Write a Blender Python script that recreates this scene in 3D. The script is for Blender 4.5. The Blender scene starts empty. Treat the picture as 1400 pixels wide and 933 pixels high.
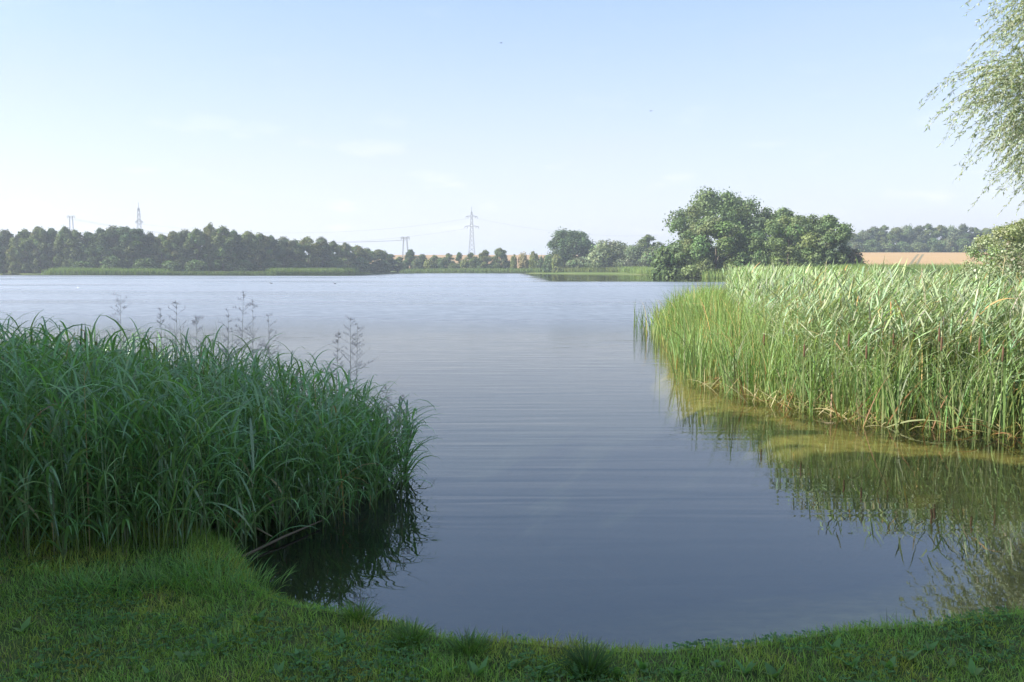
import bpy, math, random
import numpy as np
from mathutils import Vector
R = math.radians
C = bpy.context.scene.collection
scene = bpy.context.scene
rng = np.random.default_rng(7)
random.seed(7)

# ------------------------------------------------------------------ camera
CAMH, FPX, PITCH = 2.2, 1166.7, R(4.87)
cd = bpy.data.cameras.new('camera'); cam = bpy.data.objects.new('camera', cd); C.objects.link(cam)
cd.sensor_width = 36; cd.lens = 30; cd.clip_start = 0.05; cd.clip_end = 12000
cam.location = (0, 0, CAMH); cam.rotation_euler = (math.pi/2 - PITCH, 0, 0)
scene.camera = cam
# ------------------------------------------------------------------ sky, sun, exposure
SUN_AZ, SUN_EL = R(-104), R(40)          # azimuth measured from the view direction, negative = left
sd = Vector((math.sin(SUN_AZ)*math.cos(SUN_EL), math.cos(SUN_AZ)*math.cos(SUN_EL), math.sin(SUN_EL)))
w = bpy.data.worlds.new('World'); scene.world = w; w.use_nodes = True
nt = w.node_tree; nt.nodes.clear()
def N(nt, t, **k):
    n = nt.nodes.new(t)
    for a, b in k.items(): setattr(n, a, b)
    return n
sky = N(nt, 'ShaderNodeTexSky', sky_type='NISHITA', sun_disc=False)
sky.sun_elevation = SUN_EL; sky.sun_rotation = SUN_AZ
sky.air_density = 1.0; sky.dust_density = 1.0; sky.ozone_density = 2.0
tc = N(nt, 'ShaderNodeTexCoord'); sep = N(nt, 'ShaderNodeSeparateXYZ')
nt.links.new(tc.outputs['Generated'], sep.inputs[0])
# thin high haze and faint cloud: whiter towards the horizon all round, veils by noise
mp = N(nt, 'ShaderNodeMapping'); mp.inputs['Scale'].default_value = (1.6, 1.6, 7.0)
nt.links.new(tc.outputs['Generated'], mp.inputs[0])
cn = N(nt, 'ShaderNodeTexNoise'); cn.inputs['Scale'].default_value = 1.7; cn.inputs['Detail'].default_value = 7; cn.inputs['Roughness'].default_value = .55
nt.links.new(mp.outputs[0], cn.inputs['Vector'])
cr = N(nt, 'ShaderNodeMapRange'); cr.inputs[1].default_value = .5; cr.inputs[2].default_value = .8; cr.inputs[3].default_value = 0; cr.inputs[4].default_value = .14
nt.links.new(cn.outputs[0], cr.inputs[0])
el = N(nt, 'ShaderNodeMapRange', interpolation_type='SMOOTHSTEP'); el.inputs[1].default_value = -.02; el.inputs[2].default_value = .5; el.inputs[3].default_value = .75; el.inputs[4].default_value = .35
nt.links.new(sep.outputs[2], el.inputs[0])
pm = N(nt, 'ShaderNodeMapping'); pm.inputs['Scale'].default_value = (5, 5, 16); nt.links.new(tc.outputs['Generated'], pm.inputs[0])
pn = N(nt, 'ShaderNodeTexNoise'); pn.inputs['Scale'].default_value = 2.2; pn.inputs['Detail'].default_value = 5; nt.links.new(pm.outputs[0], pn.inputs['Vector'])
pr_ = N(nt, 'ShaderNodeMapRange', interpolation_type='SMOOTHSTEP'); pr_.inputs[1].default_value = .58; pr_.inputs[2].default_value = .74; pr_.inputs[3].default_value = 0; pr_.inputs[4].default_value = .28; nt.links.new(pn.outputs[0], pr_.inputs[0])
pe = N(nt, 'ShaderNodeMapRange', interpolation_type='SMOOTHSTEP'); pe.inputs[1].default_value = .06; pe.inputs[2].default_value = .2; pe.inputs[3].default_value = 1; pe.inputs[4].default_value = .12; nt.links.new(sep.outputs[2], pe.inputs[0])
pp = N(nt, 'ShaderNodeMath', operation='MULTIPLY'); nt.links.new(pr_.outputs[0], pp.inputs[0]); nt.links.new(pe.outputs[0], pp.inputs[1])
pf = N(nt, 'ShaderNodeMix', data_type='RGBA'); pf.inputs[7].default_value = (5.6, 5.4, 5.5, 1); nt.links.new(pp.outputs[0], pf.inputs[0])
ad = N(nt, 'ShaderNodeMath', operation='ADD', use_clamp=True)
nt.links.new(cr.outputs[0], ad.inputs[0]); nt.links.new(el.outputs[0], ad.inputs[1])
hz = N(nt, 'ShaderNodeMix', data_type='RGBA'); hz.inputs[6].default_value = (3.75, 3.65, 4.05, 1); hz.inputs[7].default_value = (1.9, 2.75, 4.3, 1)   # haze colour: milky low, bluer high
he = N(nt, 'ShaderNodeMapRange', interpolation_type='SMOOTHSTEP'); he.inputs[1].default_value = .0; he.inputs[2].default_value = .42; nt.links.new(sep.outputs[2], he.inputs[0]); nt.links.new(he.outputs[0], hz.inputs[0])
mx = N(nt, 'ShaderNodeMix', data_type='RGBA'); nt.links.new(hz.outputs[2], mx.inputs[7])
nt.links.new(ad.outputs[0], mx.inputs[0]); nt.links.new(sky.outputs[0], mx.inputs[6])
bg = N(nt, 'ShaderNodeBackground'); bg.inputs[1].default_value = .076
out = N(nt, 'ShaderNodeOutputWorld')
nt.links.new(mx.outputs[2], pf.inputs[6]); nt.links.new(pf.outputs[2], bg.inputs[0]); nt.links.new(bg.outputs[0], out.inputs[0])
sl = bpy.data.lights.new('sun', 'SUN'); sl.energy = 4.1; sl.angle = R(.5); sl.color = (1, .95, .86)
so = bpy.data.objects.new('sun', sl); C.objects.link(so); so.rotation_euler = sd.to_track_quat('Z', 'Y').to_euler(); so.location = (-40, 5, 40)
vs = scene.view_settings
vs.view_transform = 'Standard'; vs.look = 'None'; vs.gamma = 1; vs.use_curve_mapping = False; vs.exposure = 1.72
scene.render.engine = 'CYCLES'

# ------------------------------------------------------------------ helpers
def ray(px, py):
    u, v = (px-700)/FPX, (466.5-py)/FPX
    return (u, math.cos(PITCH)+v*math.sin(PITCH), -math.sin(PITCH)+v*math.cos(PITCH))
def atY(px, py, Y):
    d = ray(px, py); k = Y/d[1]
    return Vector((d[0]*k, Y, CAMH+d[2]*k))
def atZ(px, py, z=0.):
    d = ray(px, py); k = (z-CAMH)/d[2]
    return Vector((d[0]*k, d[1]*k, z))
def sstep(a, b, x):
    t = np.clip((x-a)/(b-a), 0, 1); return t*t*(3-2*t)
def make_mesh(name, V, F, col=None, mat=None, smooth=False):
    """V (n,3); F (m,k) int array with k = 3 or 4, or list of such arrays; col (n,3)"""
    Fs = F if isinstance(F, list) else [F]
    Fs = [np.asarray(f, dtype=np.int32) for f in Fs if len(f)]
    me = bpy.data.meshes.new(name)
    V = np.asarray(V, dtype=np.float32)
    me.vertices.add(len(V)); me.vertices.foreach_set('co', V.ravel())
    loops = np.concatenate([f.ravel() for f in Fs]); tot = np.concatenate([np.full(len(f), f.shape[1], np.int32) for f in Fs])
    me.loops.add(len(loops)); me.loops.foreach_set('vertex_index', loops)
    me.polygons.add(len(tot)); st = np.concatenate([[0], np.cumsum(tot)[:-1]]).astype(np.int32)
    me.polygons.foreach_set('loop_start', st)
    me.polygons.foreach_set('loop_total', tot)
    if smooth: me.polygons.foreach_set('use_smooth', np.ones(len(tot), bool))
    if col is not None:
        a = me.color_attributes.new('Col', 'FLOAT_COLOR', 'POINT')
        c4 = np.ones((len(V), 4), np.float32); c4[:, :3] = col
        a.data.foreach_set('color', c4.ravel())
    me.update(calc_edges=True)
    if mat: me.materials.append(mat)
    return me
def link(name, me, parent=None, loc=(0, 0, 0), rot=(0, 0, 0), sc=(1, 1, 1)):
    o = bpy.data.objects.new(name, me); C.objects.link(o)
    o.location = loc; o.rotation_euler = rot; o.scale = sc
    if parent: o.parent = parent
    return o
def tag(o, label=None, cat=None, group=None, kind=None):
    if label: o['label'] = label
    if cat: o['category'] = cat
    if group: o['group'] = group
    if kind: o['kind'] = kind
    return o
def cat_parts(parts):
    """merge (V,F,col) tuples"""
    Vs, Fq, Ft, cs, n = [], [], [], [], 0
    for V, F, c in parts:
        F = np.asarray(F)
        (Fq if F.shape[1] == 4 else Ft).append(F+n)
        Vs.append(V); cs.append(c); n += len(V)
    Fl = []
    if Fq: Fl.append(np.concatenate(Fq))
    if Ft: Fl.append(np.concatenate(Ft))
    return np.concatenate(Vs), Fl, np.concatenate(cs)
def jitter_cols(base, n, amt=.15, g=rng):
    b = np.asarray(base, float)
    k = 1+g.normal(0, amt, (n, 1)); h = 1+g.normal(0, amt*.45, (n, 3))
    return np.clip(b*k*h, .004, .9)
def ribbons(P, az, L, W, lean, bend, S=5, col=(.1, .2, .05), tipcol=None, twist=None, power=1.4, wide=.35, g=rng, basecol=None, fold=0.):
    """curved tapering blades. P (n,3), others scalars or (n,)"""
    n = len(P); P = np.asarray(P, float)
    L, W, lean, bend, az = [np.broadcast_to(np.asarray(a, float), (n,)) for a in (L, W, lean, bend, az)]
    t = np.linspace(0, 1, S+1)
    th = lean[:, None]+bend[:, None]*t[None]**power
    ds = L[:, None]/S
    mid = (th[:, 1:]+th[:, :-1])/2
    rad = np.concatenate([np.zeros((n, 1)), np.cumsum(np.sin(mid)*ds, 1)], 1)
    zz = np.concatenate([np.zeros((n, 1)), np.cumsum(np.cos(mid)*ds, 1)], 1)
    hx, hy = np.cos(az)[:, None], np.sin(az)[:, None]
    ctr = np.stack([P[:, 0:1]+rad*hx, P[:, 1:2]+rad*hy, P[:, 2:3]+zz], -1)
    tw = (g.normal(0, .5, n) if twist is None else np.broadcast_to(twist, (n,)))[:, None]
    # width dir: side vector blended with blade normal
    side = np.stack([-hy*np.ones_like(rad), hx*np.ones_like(rad), np.zeros_like(rad)], -1)
    nrm = np.stack([-np.cos(th)*hx, -np.cos(th)*hy, np.sin(th)], -1)
    wd = side*np.cos(tw)[..., None]+nrm*np.sin(tw)[..., None]
    prof = np.clip(np.minimum((t+.12)/(wide+.12), (1-t)/(1-wide))**.75, .04, 1)
    hw = .5*W[:, None]*prof[None]
    V = np.stack([ctr-wd*hw[..., None], ctr+wd*hw[..., None]], 2)     # n,S+1,2,3
    idx = np.arange(n*(S+1)*2).reshape(n, S+1, 2)
    F = np.stack([idx[:, :-1, 0], idx[:, :-1, 1], idx[:, 1:, 1], idx[:, 1:, 0]], -1).reshape(-1, 4)
    col = np.broadcast_to(np.asarray(col, float), (n, 3))
    cc = np.repeat(col[:, None], S+1, 1)
    if tipcol is not None:
        k = (t**2.5)[None, :, None]; cc = cc*(1-k)+np.broadcast_to(tipcol, (n, 3))[:, None]*k
    if basecol is not None:
        k = (np.clip(1-t*3, 0, 1))[None, :, None]; cc = cc*(1-k)+np.broadcast_to(basecol, (n, 3))[:, None]*k
    cc = np.repeat(cc[:, :, None], 2, 2).reshape(-1, 3)
    return V.reshape(-1, 3), F, cc
def tube(path, rad, sides=6, col=(.1, .1, .1)):
    path = np.asarray(path, float); m = len(path); rad = np.broadcast_to(np.asarray(rad, float), (m,))
    T = np.gradient(path, axis=0); T /= np.linalg.norm(T, axis=1, keepdims=True)+1e-9
    ref = np.where(np.abs(T[:, 2:3]) > .9, np.array([[1., 0, 0]]), np.array([[0, 0, 1.]]))
    A = np.cross(T, ref); A /= np.linalg.norm(A, axis=1, keepdims=True)+1e-9; B = np.cross(T, A)
    a = np.linspace(0, 2*math.pi, sides, endpoint=False)
    V = path[:, None]+rad[:, None, None]*(A[:, None]*np.cos(a)[None, :, None]+B[:, None]*np.sin(a)[None, :, None])
    i = np.arange(m*sides).reshape(m, sides); j = np.roll(i, -1, 1)
    F = np.stack([i[:-1], j[:-1], j[1:], i[1:]], -1).reshape(-1, 4)
    V = V.reshape(-1, 3)
    return V, F, np.broadcast_to(np.asarray(col, float), (len(V), 3)).copy()
def spindle(path, rad, sides=8, col=(.1, .1, .1)):
    return tube(path, rad, sides, col)
def empty(name, loc=(0, 0, 0), rz=0.):
    o = bpy.data.objects.new(name, None); C.objects.link(o); o.location = loc; o.rotation_euler = (0, 0, rz); o.empty_display_size = .1
    return o
def inpoly(poly, x, y):
    poly = np.asarray(poly); ins = np.zeros(np.shape(x), bool)
    for (x0, y0), (x1, y1) in zip(poly, np.roll(poly, -1, 0)):
        c = (y0 > y) != (y1 > y)
        with np.errstate(divide='ignore', invalid='ignore'):
            ins ^= c & (x < (x1-x0)*(y-y0)/(y1-y0+1e-12)+x0)
    return ins
def pdist(poly, x, y):
    poly = np.asarray(poly); d = np.full(np.shape(x), 1e9)
    for (x0, y0), (x1, y1) in zip(poly, np.roll(poly, -1, 0)):
        dx, dy = x1-x0, y1-y0; t = np.clip(((x-x0)*dx+(y-y0)*dy)/(dx*dx+dy*dy), 0, 1)
        d = np.minimum(d, np.hypot(x-x0-t*dx, y-y0-t*dy))
    return d
def sample_poly(poly, n, g=rng, pw=0.):
    """n points in polygon; pw>0 favours points near the camera"""
    poly = np.asarray(poly); lo, hi = poly.min(0), poly.max(0); out = []
    dmin = np.hypot(*poly.T).min()
    got = 0
    while got < n:
        q = g.uniform(lo, hi, (n*4, 2)); q = q[inpoly(poly, q[:, 0], q[:, 1])]
        if pw: q = q[g.random(len(q)) < (dmin*.9/np.hypot(q[:, 0], q[:, 1]))**pw]
        out.append(q); got += len(q)
    return np.concatenate(out)[:n]
def vnoise(x, y, s, seed=0):
    """cheap smooth noise from sines"""
    g = np.random.default_rng(seed); r = 0
    for k in range(5):
        a = g.uniform(0, 6.28); f = s*g.uniform(.6, 2.2); r = r+np.sin((x*math.cos(a)+y*math.sin(a))*f+g.uniform(0, 6.28))
    return r/5

# ------------------------------------------------------------------ materials
def newmat(name):
    m = bpy.data.materials.new(name); m.use_nodes = True; t = m.node_tree; t.nodes.clear()
    o = t.nodes.new('ShaderNodeOutputMaterial'); return m, t, o
def leafmat(name, trans=.35, gloss=.06, rough=.42, tint=(1.25, 1.35, .55)):
    m, t, o = newmat(name)
    a = N(t, 'ShaderNodeAttribute', attribute_name='Col')
    d = N(t, 'ShaderNodeBsdfDiffuse'); tr = N(t, 'ShaderNodeBsdfTranslucent'); gl = N(t, 'ShaderNodeBsdfGlossy')
    gl.inputs['Roughness'].default_value = rough; gl.inputs[0].default_value = (.9, .95, 1, 1)
    mu = N(t, 'ShaderNodeMix', data_type='RGBA', blend_type='MULTIPLY'); mu.inputs[0].default_value = 1; mu.inputs[7].default_value = (*tint, 1)
    t.links.new(a.outputs[0], mu.inputs[6]); t.links.new(a.outputs[0], d.inputs[0]); t.links.new(mu.outputs[2], tr.inputs[0])
    m1 = N(t, 'ShaderNodeMixShader'); m1.inputs[0].default_value = trans
    t.links.new(d.outputs[0], m1.inputs[1]); t.links.new(tr.outputs[0], m1.inputs[2])
    m2 = N(t, 'ShaderNodeMixShader'); m2.inputs[0].default_value = gloss
    t.links.new(m1.outputs[0], m2.inputs[1]); t.links.new(gl.outputs[0], m2.inputs[2]); t.links.new(m2.outputs[0], o.inputs[0])
    return m
def flatmat(name, col, rough=.7, metal=0., nscale=0., namt=.3, attr=False):
    m, t, o = newmat(name); b = N(t, 'ShaderNodeBsdfPrincipled'); b.inputs['Roughness'].default_value = rough; b.inputs['Metallic'].default_value = metal
    b.inputs['Base Color'].default_value = (*col, 1)
    if attr:
        a = N(t, 'ShaderNodeAttribute', attribute_name='Col'); t.links.new(a.outputs[0], b.inputs['Base Color'])
    elif nscale:
        c = N(t, 'ShaderNodeTexCoord'); n = N(t, 'ShaderNodeTexNoise'); n.inputs['Scale'].default_value = nscale; n.inputs['Detail'].default_value = 6
        t.links.new(c.outputs['Object'], n.inputs['Vector'])
        r = N(t, 'ShaderNodeMix', data_type='RGBA'); r.inputs[6].default_value = (*[v*(1-namt) for v in col], 1); r.inputs[7].default_value = (*[v*(1+namt) for v in col], 1)
        t.links.new(n.outputs[0], r.inputs[0]); t.links.new(r.outputs[2], b.inputs['Base Color'])
    t.links.new(b.outputs[0], o.inputs[0]); return m
M_reed = leafmat('reed_leaf', .35, .015, .5, (1.15, 1.25, .65))
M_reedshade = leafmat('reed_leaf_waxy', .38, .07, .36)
M_grass = leafmat('grass_blade', .4, .02, .5)
M_tree = leafmat('tree_leaf', .28, .015, .6)
M_far = leafmat('far_leaf', .25, .01, .6)
M_willow = leafmat('willow_leaf', .35, .03, .55, (1.2, 1.3, .6))
M_bark = flatmat('bark', (.09, .07, .05), .9, nscale=3, namt=.4)
M_stem = flatmat('stem', (.2, .2, .1), .7, attr=True)
M_steel = flatmat('galvanised_steel', (.24, .25, .27), .5, .4, nscale=.5, namt=.15)
M_wire = flatmat('wire', (.12, .12, .13), .5, .3)

# ------------------------------------------------------------------ plan of the lake
LAKE = [(-1.22, 5.27), (-.85, 5.12), (-.62, 5.06), (-.48, 4.92), (-.22, 4.78), (.05, 4.74), (.3, 4.71), (.6, 4.69), (.85, 4.66), (1.05, 4.71), (1.25, 4.73), (1.5, 4.83), (1.7, 4.85), (2.05, 4.96), (2.4, 4.99), (2.8, 5.12), (3.25, 5.2), (5, 6.0), (7.6, 8.3), (8.6, 11), (9, 14), (9.5, 20), (11, 30), (16, 45), (28, 90),
        (40, 140), (62, 200), (60, 250), (48, 290), (22, 332), (13, 345), (6, 372), (-20, 384), (-52, 392), (-62, 360), (-76, 336), (-105, 304),
        (-135, 293), (-160, 291), (-190, 288), (-205, 270), (-160, 190), (-70, 70), (-25, 19), (-9, 11), (-5, 8.6), (-3.0, 7.3), (-2.3, 6.7), (-2.0, 6.2), (-1.75, 5.68)]
SHELF = [(3.0, 5.3), (3.1, 6.0), (3.7, 6.6), (4.6, 7.4), (5.0, 8.8), (4.5, 10.1), (3.75, 11.9), (3.2, 13.6), (3.35, 15.6), (3.6, 18.5), (4.6, 24), (6, 33), (20, 80), (40, 120), (30, 30), (20, 8)]
def land(x, y):
    """ground height"""
    x = np.asarray(x, float); y = np.asarray(y, float)
    s = pdist(LAKE, x, y)*np.where(inpoly(LAKE, x, y), -1, 1)
    d = np.hypot(x, y)
    near = np.exp(-(d/30)**2)
    wig = .03*vnoise(x, y, 7., 3)*near
    s = s+wig
    up = .13*sstep(0, .22, s)+.10*sstep(.2, 2.5, s)+.35*sstep(2, 14, s)*sstep(15, 60, d)+.02*vnoise(x, y, 4., 5)*near
    ang = np.arctan2(x, np.maximum(y, 1))
    right = sstep(.26, .38, ang)
    hill = (1-right)*11.3*sstep(430, 640, y)+right*(1.2*sstep(150, 215, y)+8.6*sstep(220, 470, y))
    hill = hill+3*sstep(650, 1500, d)
    dn = -.06-.24*np.minimum(-s, 2)-.35*np.clip(-s-2, 0, 5)
    sh = np.where(inpoly(SHELF, x, y), -1., 1.)*pdist(SHELF, x, y)
    dn = np.maximum(dn, -.2-.5*np.maximum(sh+.2*vnoise(x, y, 3., 9), 0)-.03*np.maximum(-sh, 0))
    return np.where(s > 0, up+hill, np.maximum(dn, -2.3))
angs = np.concatenate([np.linspace(-math.pi, -.8, 70, endpoint=False), np.linspace(-.8, .8, 380, endpoint=False), np.linspace(.8, math.pi, 70, endpoint=False)])
rads = np.concatenate([[.3, .8, 1.5, 2.2], np.exp(np.linspace(math.log(3), math.log(12), 105, endpoint=False)), np.exp(np.linspace(math.log(12), math.log(2900), 150))])
A_, R_ = np.meshgrid(angs, rads)
X_, Y_ = R_*np.sin(A_), R_*np.cos(A_)
Z_ = land(X_, Y_)
V = np.stack([X_, Y_, Z_], -1).reshape(-1, 3)
idx = np.arange(len(rads)*len(angs)).reshape(len(rads), len(angs)); j_ = np.roll(idx, -1, 1)
F = np.stack([idx[:-1], idx[1:], j_[1:], j_[:-1]], -1).reshape(-1, 4)
V = np.concatenate([V, [[0, 0, float(land(0, 0))]]])
Ft = np.stack([np.full(len(angs), len(V)-1), idx[0], j_[0]], -1)
m, t, o = newmat('ground_soil')
b = N(t, 'ShaderNodeBsdfPrincipled'); b.inputs['Roughness'].default_value = .95; b.inputs['Specular IOR Level'].default_value = .04
ge = N(t, 'ShaderNodeNewGeometry'); sp = N(t, 'ShaderNodeSeparateXYZ'); t.links.new(ge.outputs['Position'], sp.inputs[0])
n1 = N(t, 'ShaderNodeTexNoise'); n1.inputs['Scale'].default_value = 6; n1.inputs['Detail'].default_value = 8; t.links.new(ge.outputs['Position'], n1.inputs['Vector'])
n2 = N(t, 'ShaderNodeTexNoise'); n2.inputs['Scale'].default_value = .05; n2.inputs['Detail'].default_value = 5; t.links.new(ge.outputs['Position'], n2.inputs['Vector'])
def ramp(t, fac, stops):
    r = N(t, 'ShaderNodeValToRGB'); e = r.color_ramp.elements
    e[0].position, e[0].color = stops[0][0], (*stops[0][1], 1); e[1].position, e[1].color = stops[-1][0], (*stops[-1][1], 1)
    for p, c in stops[1:-1]:
        q = e.new(p); q.color = (*c, 1)
    t.links.new(fac, r.inputs[0]); return r
rl = ramp(t, n1.outputs[0], [(.3, (.05, .07, .022)), (.5, (.075, .11, .03)), (.7, (.10, .095, .045))])
rf = ramp(t, n2.outputs[0], [(.35, (.07, .11, .03)), (.65, (.12, .14, .05))])
rs = ramp(t, n1.outputs[0], [(.3, (.12, .105, .045)), (.55, (.2, .175, .075)), (.75, (.27, .235, .105))])
depth_dim = N(t, 'ShaderNodeMapRange'); depth_dim.inputs[1].default_value = -.5; depth_dim.inputs[2].default_value = -.2; t.links.new(sp.outputs[2], depth_dim.inputs[0])  # deep bed coloured near black, standing in for light absorbed by the water
mud = N(t, 'ShaderNodeMix', data_type='RGBA'); mud.inputs[6].default_value = (.008, .011, .012, 1); xm = N(t, 'ShaderNodeMapRange'); xm.inputs[1].default_value = .2; xm.inputs[2].default_value = 2.6; xm.inputs[3].default_value = .12; t.links.new(sp.outputs[0], xm.inputs[0])   # painted depth dimming plus peaty mud off the left reeds, paler silt on the right
xz = N(t, 'ShaderNodeMath', operation='MULTIPLY'); t.links.new(depth_dim.outputs[0], xz.inputs[0]); t.links.new(xm.outputs[0], xz.inputs[1]); t.links.new(xz.outputs[0], mud.inputs[0]); t.links.new(rs.outputs[0], mud.inputs[7])
dl = N(t, 'ShaderNodeVectorMath', operation='LENGTH'); t.links.new(ge.outputs['Position'], dl.inputs[0])
dm = N(t, 'ShaderNodeMapRange'); dm.inputs[1].default_value = 10; dm.inputs[2].default_value = 60; t.links.new(dl.outputs['Value'], dm.inputs[0])
x1 = N(t, 'ShaderNodeMix', data_type='RGBA'); t.links.new(dm.outputs[0], x1.inputs[0]); t.links.new(rl.outputs[0], x1.inputs[6]); t.links.new(rf.outputs[0], x1.inputs[7])
zm = N(t, 'ShaderNodeMapRange'); zm.inputs[1].default_value = -.04; zm.inputs[2].default_value = .05; t.links.new(sp.outputs[2], zm.inputs[0])
x2 = N(t, 'ShaderNodeMix', data_type='RGBA'); t.links.new(zm.outputs[0], x2.inputs[0]); t.links.new(mud.outputs[2], x2.inputs[6]); t.links.new(x1.outputs[2], x2.inputs[7])
bp = N(t, 'ShaderNodeBump'); bp.inputs['Strength'].default_value = .6; bp.inputs['Distance'].default_value = .03; t.links.new(n1.outputs[0], bp.inputs['Height'])
t.links.new(bp.outputs[0], b.inputs['Normal'])
t.links.new(x2.outputs[2], b.inputs['Base Color']); t.links.new(b.outputs[0], o.inputs[0])
tag(link('ground', make_mesh('ground', V, [F, Ft], mat=m, smooth=True)), 'grassy lake shore, lake bed and rolling land around the lake', 'ground', kind='structure')

# water --------------------------------------------------------------
m, t, o = newmat('lake_water')
ge = N(t, 'ShaderNodeNewGeometry'); sp = N(t, 'ShaderNodeSeparateXYZ'); t.links.new(ge.outputs['Position'], sp.inputs[0])
def mapped(scale, rot=0.):
    q = N(t, 'ShaderNodeMapping'); q.inputs['Scale'].default_value = scale; q.inputs['Rotation'].default_value = (0, 0, rot); t.links.new(ge.outputs['Position'], q.inputs[0]); return q.outputs[0]
def noise(vec, sc, det=2., ro=.5, dist=0.):
    q = N(t, 'ShaderNodeTexNoise'); q.inputs['Scale'].default_value = sc; q.inputs['Detail'].default_value = det; q.inputs['Roughness'].default_value = ro; q.inputs['Distortion'].default_value = dist
    t.links.new(vec, q.inputs['Vector']); return q.outputs[0]
def math_(op, a, b_, clamp=False):
    q = N(t, 'ShaderNodeMath', operation=op, use_clamp=clamp)
    for i, v in enumerate((a, b_)):
        if isinstance(v, (int, float)): q.inputs[i].default_value = v
        else: t.links.new(v, q.inputs[i])
    return q.outputs[0]
def mrange(v, a, b_, c=0., d=1.):
    q = N(t, 'ShaderNodeMapRange', interpolation_type='SMOOTHSTEP'); t.links.new(v, q.inputs[0])
    for i, k in enumerate((a, b_, c, d)): q.inputs[i+1].default_value = k
    return q.outputs[0]
swell = noise(mapped((.17, 1.5, 1), R(-3)), 1.9, 2., .45, .35)             # long low crests parallel to the near shore
yy = sp.outputs[1]; xx = sp.outputs[0]
patch = noise(mapped((.012, .04, 1)), 1., 3, .55)
streak = noise(mapped((.03, .3, 1)), 1., 2, .5)
# sheltered calm water in the lee of the far banks
leeR = math_('MULTIPLY', mrange(math_('ADD', yy, math_('MULTIPLY', patch, 30)), 150, 158), mrange(math_('SUBTRACT', xx, math_('MULTIPLY', patch, 6)), -2, 6))
leeL = mrange(math_('ADD', math_('ADD', yy, math_('MULTIPLY', xx, .28)), math_('MULTIPLY', streak, 20)), 236, 250)
leeL = math_('MULTIPLY', leeL, mrange(xx, -60, -30, 1., 0.))
calm = math_('SUBTRACT', 1., math_('MAXIMUM', math_('MULTIPLY', leeR, .9), math_('MULTIPLY', leeL, .8)))
wind = math_('MULTIPLY', math_('MULTIPLY', mrange(yy, 9, 45, .0, 1.0), mrange(patch, .3, .62, .6, 1.)), calm)
swa = math_('MULTIPLY', swell, math_('MULTIPLY', mrange(yy, 4.8, 9, .25, 1.), mrange(math_('SUBTRACT', xx, math_('MULTIPLY', yy, .12)), .6, 2.6, 1., .35)))
swa = math_('MULTIPLY', swa, mrange(noise(mapped((.12, .35, 1), R(20)), 1., 2, .5), .35, .65, .35, 1.25))
med = noise(mapped((.35, 1.9, 1), R(4)), 2.2, 2, .5)
hgt = math_('ADD', math_('MULTIPLY', swa, .0085), math_('MULTIPLY', med, math_('MULTIPLY', math_('MULTIPLY', mrange(yy, 7, 16), mrange(yy, 40, 90, 1., 0.)), .004)))
bp = N(t, 'ShaderNodeBump'); bp.inputs['Strength'].default_value = 1; bp.inputs['Distance'].default_value = 1.0; t.links.new(hgt, bp.inputs['Height'])
# unresolved wind wavelets: random facet slopes added to the normal
fz = N(t, 'ShaderNodeTexNoise'); fz.inputs['Scale'].default_value = 3.2; fz.inputs['Detail'].default_value = 3; t.links.new(mapped((.5, 1.6, 1), R(5)), fz.inputs['Vector'])
sb = N(t, 'ShaderNodeVectorMath', operation='SUBTRACT'); t.links.new(fz.outputs['Color'], sb.inputs[0]); sb.inputs[1].default_value = (.5, .5, .5)
ml = N(t, 'ShaderNodeVectorMath', operation='MULTIPLY'); t.links.new(sb.outputs[0], ml.inputs[0]); ml.inputs[1].default_value = (.1, .2, 0)
sc_ = N(t, 'ShaderNodeVectorMath', operation='SCALE'); t.links.new(ml.outputs[0], sc_.inputs[0]); t.links.new(wind, sc_.inputs['Scale'])
an = N(t, 'ShaderNodeVectorMath', operation='ADD'); t.links.new(sc_.outputs[0], an.inputs[0]); t.links.new(bp.outputs[0], an.inputs[1])
nn = N(t, 'ShaderNodeVectorMath', operation='NORMALIZE'); t.links.new(an.outputs[0], nn.inputs[0])
fr = N(t, 'ShaderNodeFresnel'); t.links.new(math_('ADD', math_('MULTIPLY', ge.outputs['Backfacing'], 1/2.45-2.45), 2.45), fr.inputs[0]); t.links.new(nn.outputs[0], fr.inputs['Normal'])
gl = N(t, 'ShaderNodeBsdfGlossy', distribution='MULTI_GGX'); t.links.new(mrange(wind, 0, 1, .012, .3), gl.inputs['Roughness']); t.links.new(nn.outputs[0], gl.inputs['Normal'])
tr = N(t, 'ShaderNodeBsdfTransparent'); tr.inputs[0].default_value = (.9, .9, .72, 1)
df = N(t, 'ShaderNodeBsdfDiffuse'); df.inputs[0].default_value = (.06, .09, .12, 1)
ms = N(t, 'ShaderNodeMixShader'); ms.inputs[0].default_value = .03; t.links.new(tr.outputs[0], ms.inputs[1]); t.links.new(df.outputs[0], ms.inputs[2])
mg = N(t, 'ShaderNodeMixShader'); t.links.new(fr.outputs[0], mg.inputs[0]); t.links.new(ms.outputs[0], mg.inputs[1]); t.links.new(gl.outputs[0], mg.inputs[2])
t.links.new(mg.outputs[0], o.inputs[0])
gx, gy = np.meshgrid(np.linspace(-260, 120, 20), np.linspace(4.2, 410, 20))
gi = np.arange(400).reshape(20, 20)
tag(link('lake_water', make_mesh('lake_water', np.stack([gx, gy, gx*0], -1).reshape(-1, 3), np.stack([gi[:-1, :-1], gi[:-1, 1:], gi[1:, 1:], gi[1:, :-1]], -1).reshape(-1, 4), mat=m)),
    'calm blue grey lake water with gentle ripples', 'water', kind='structure')

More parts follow.
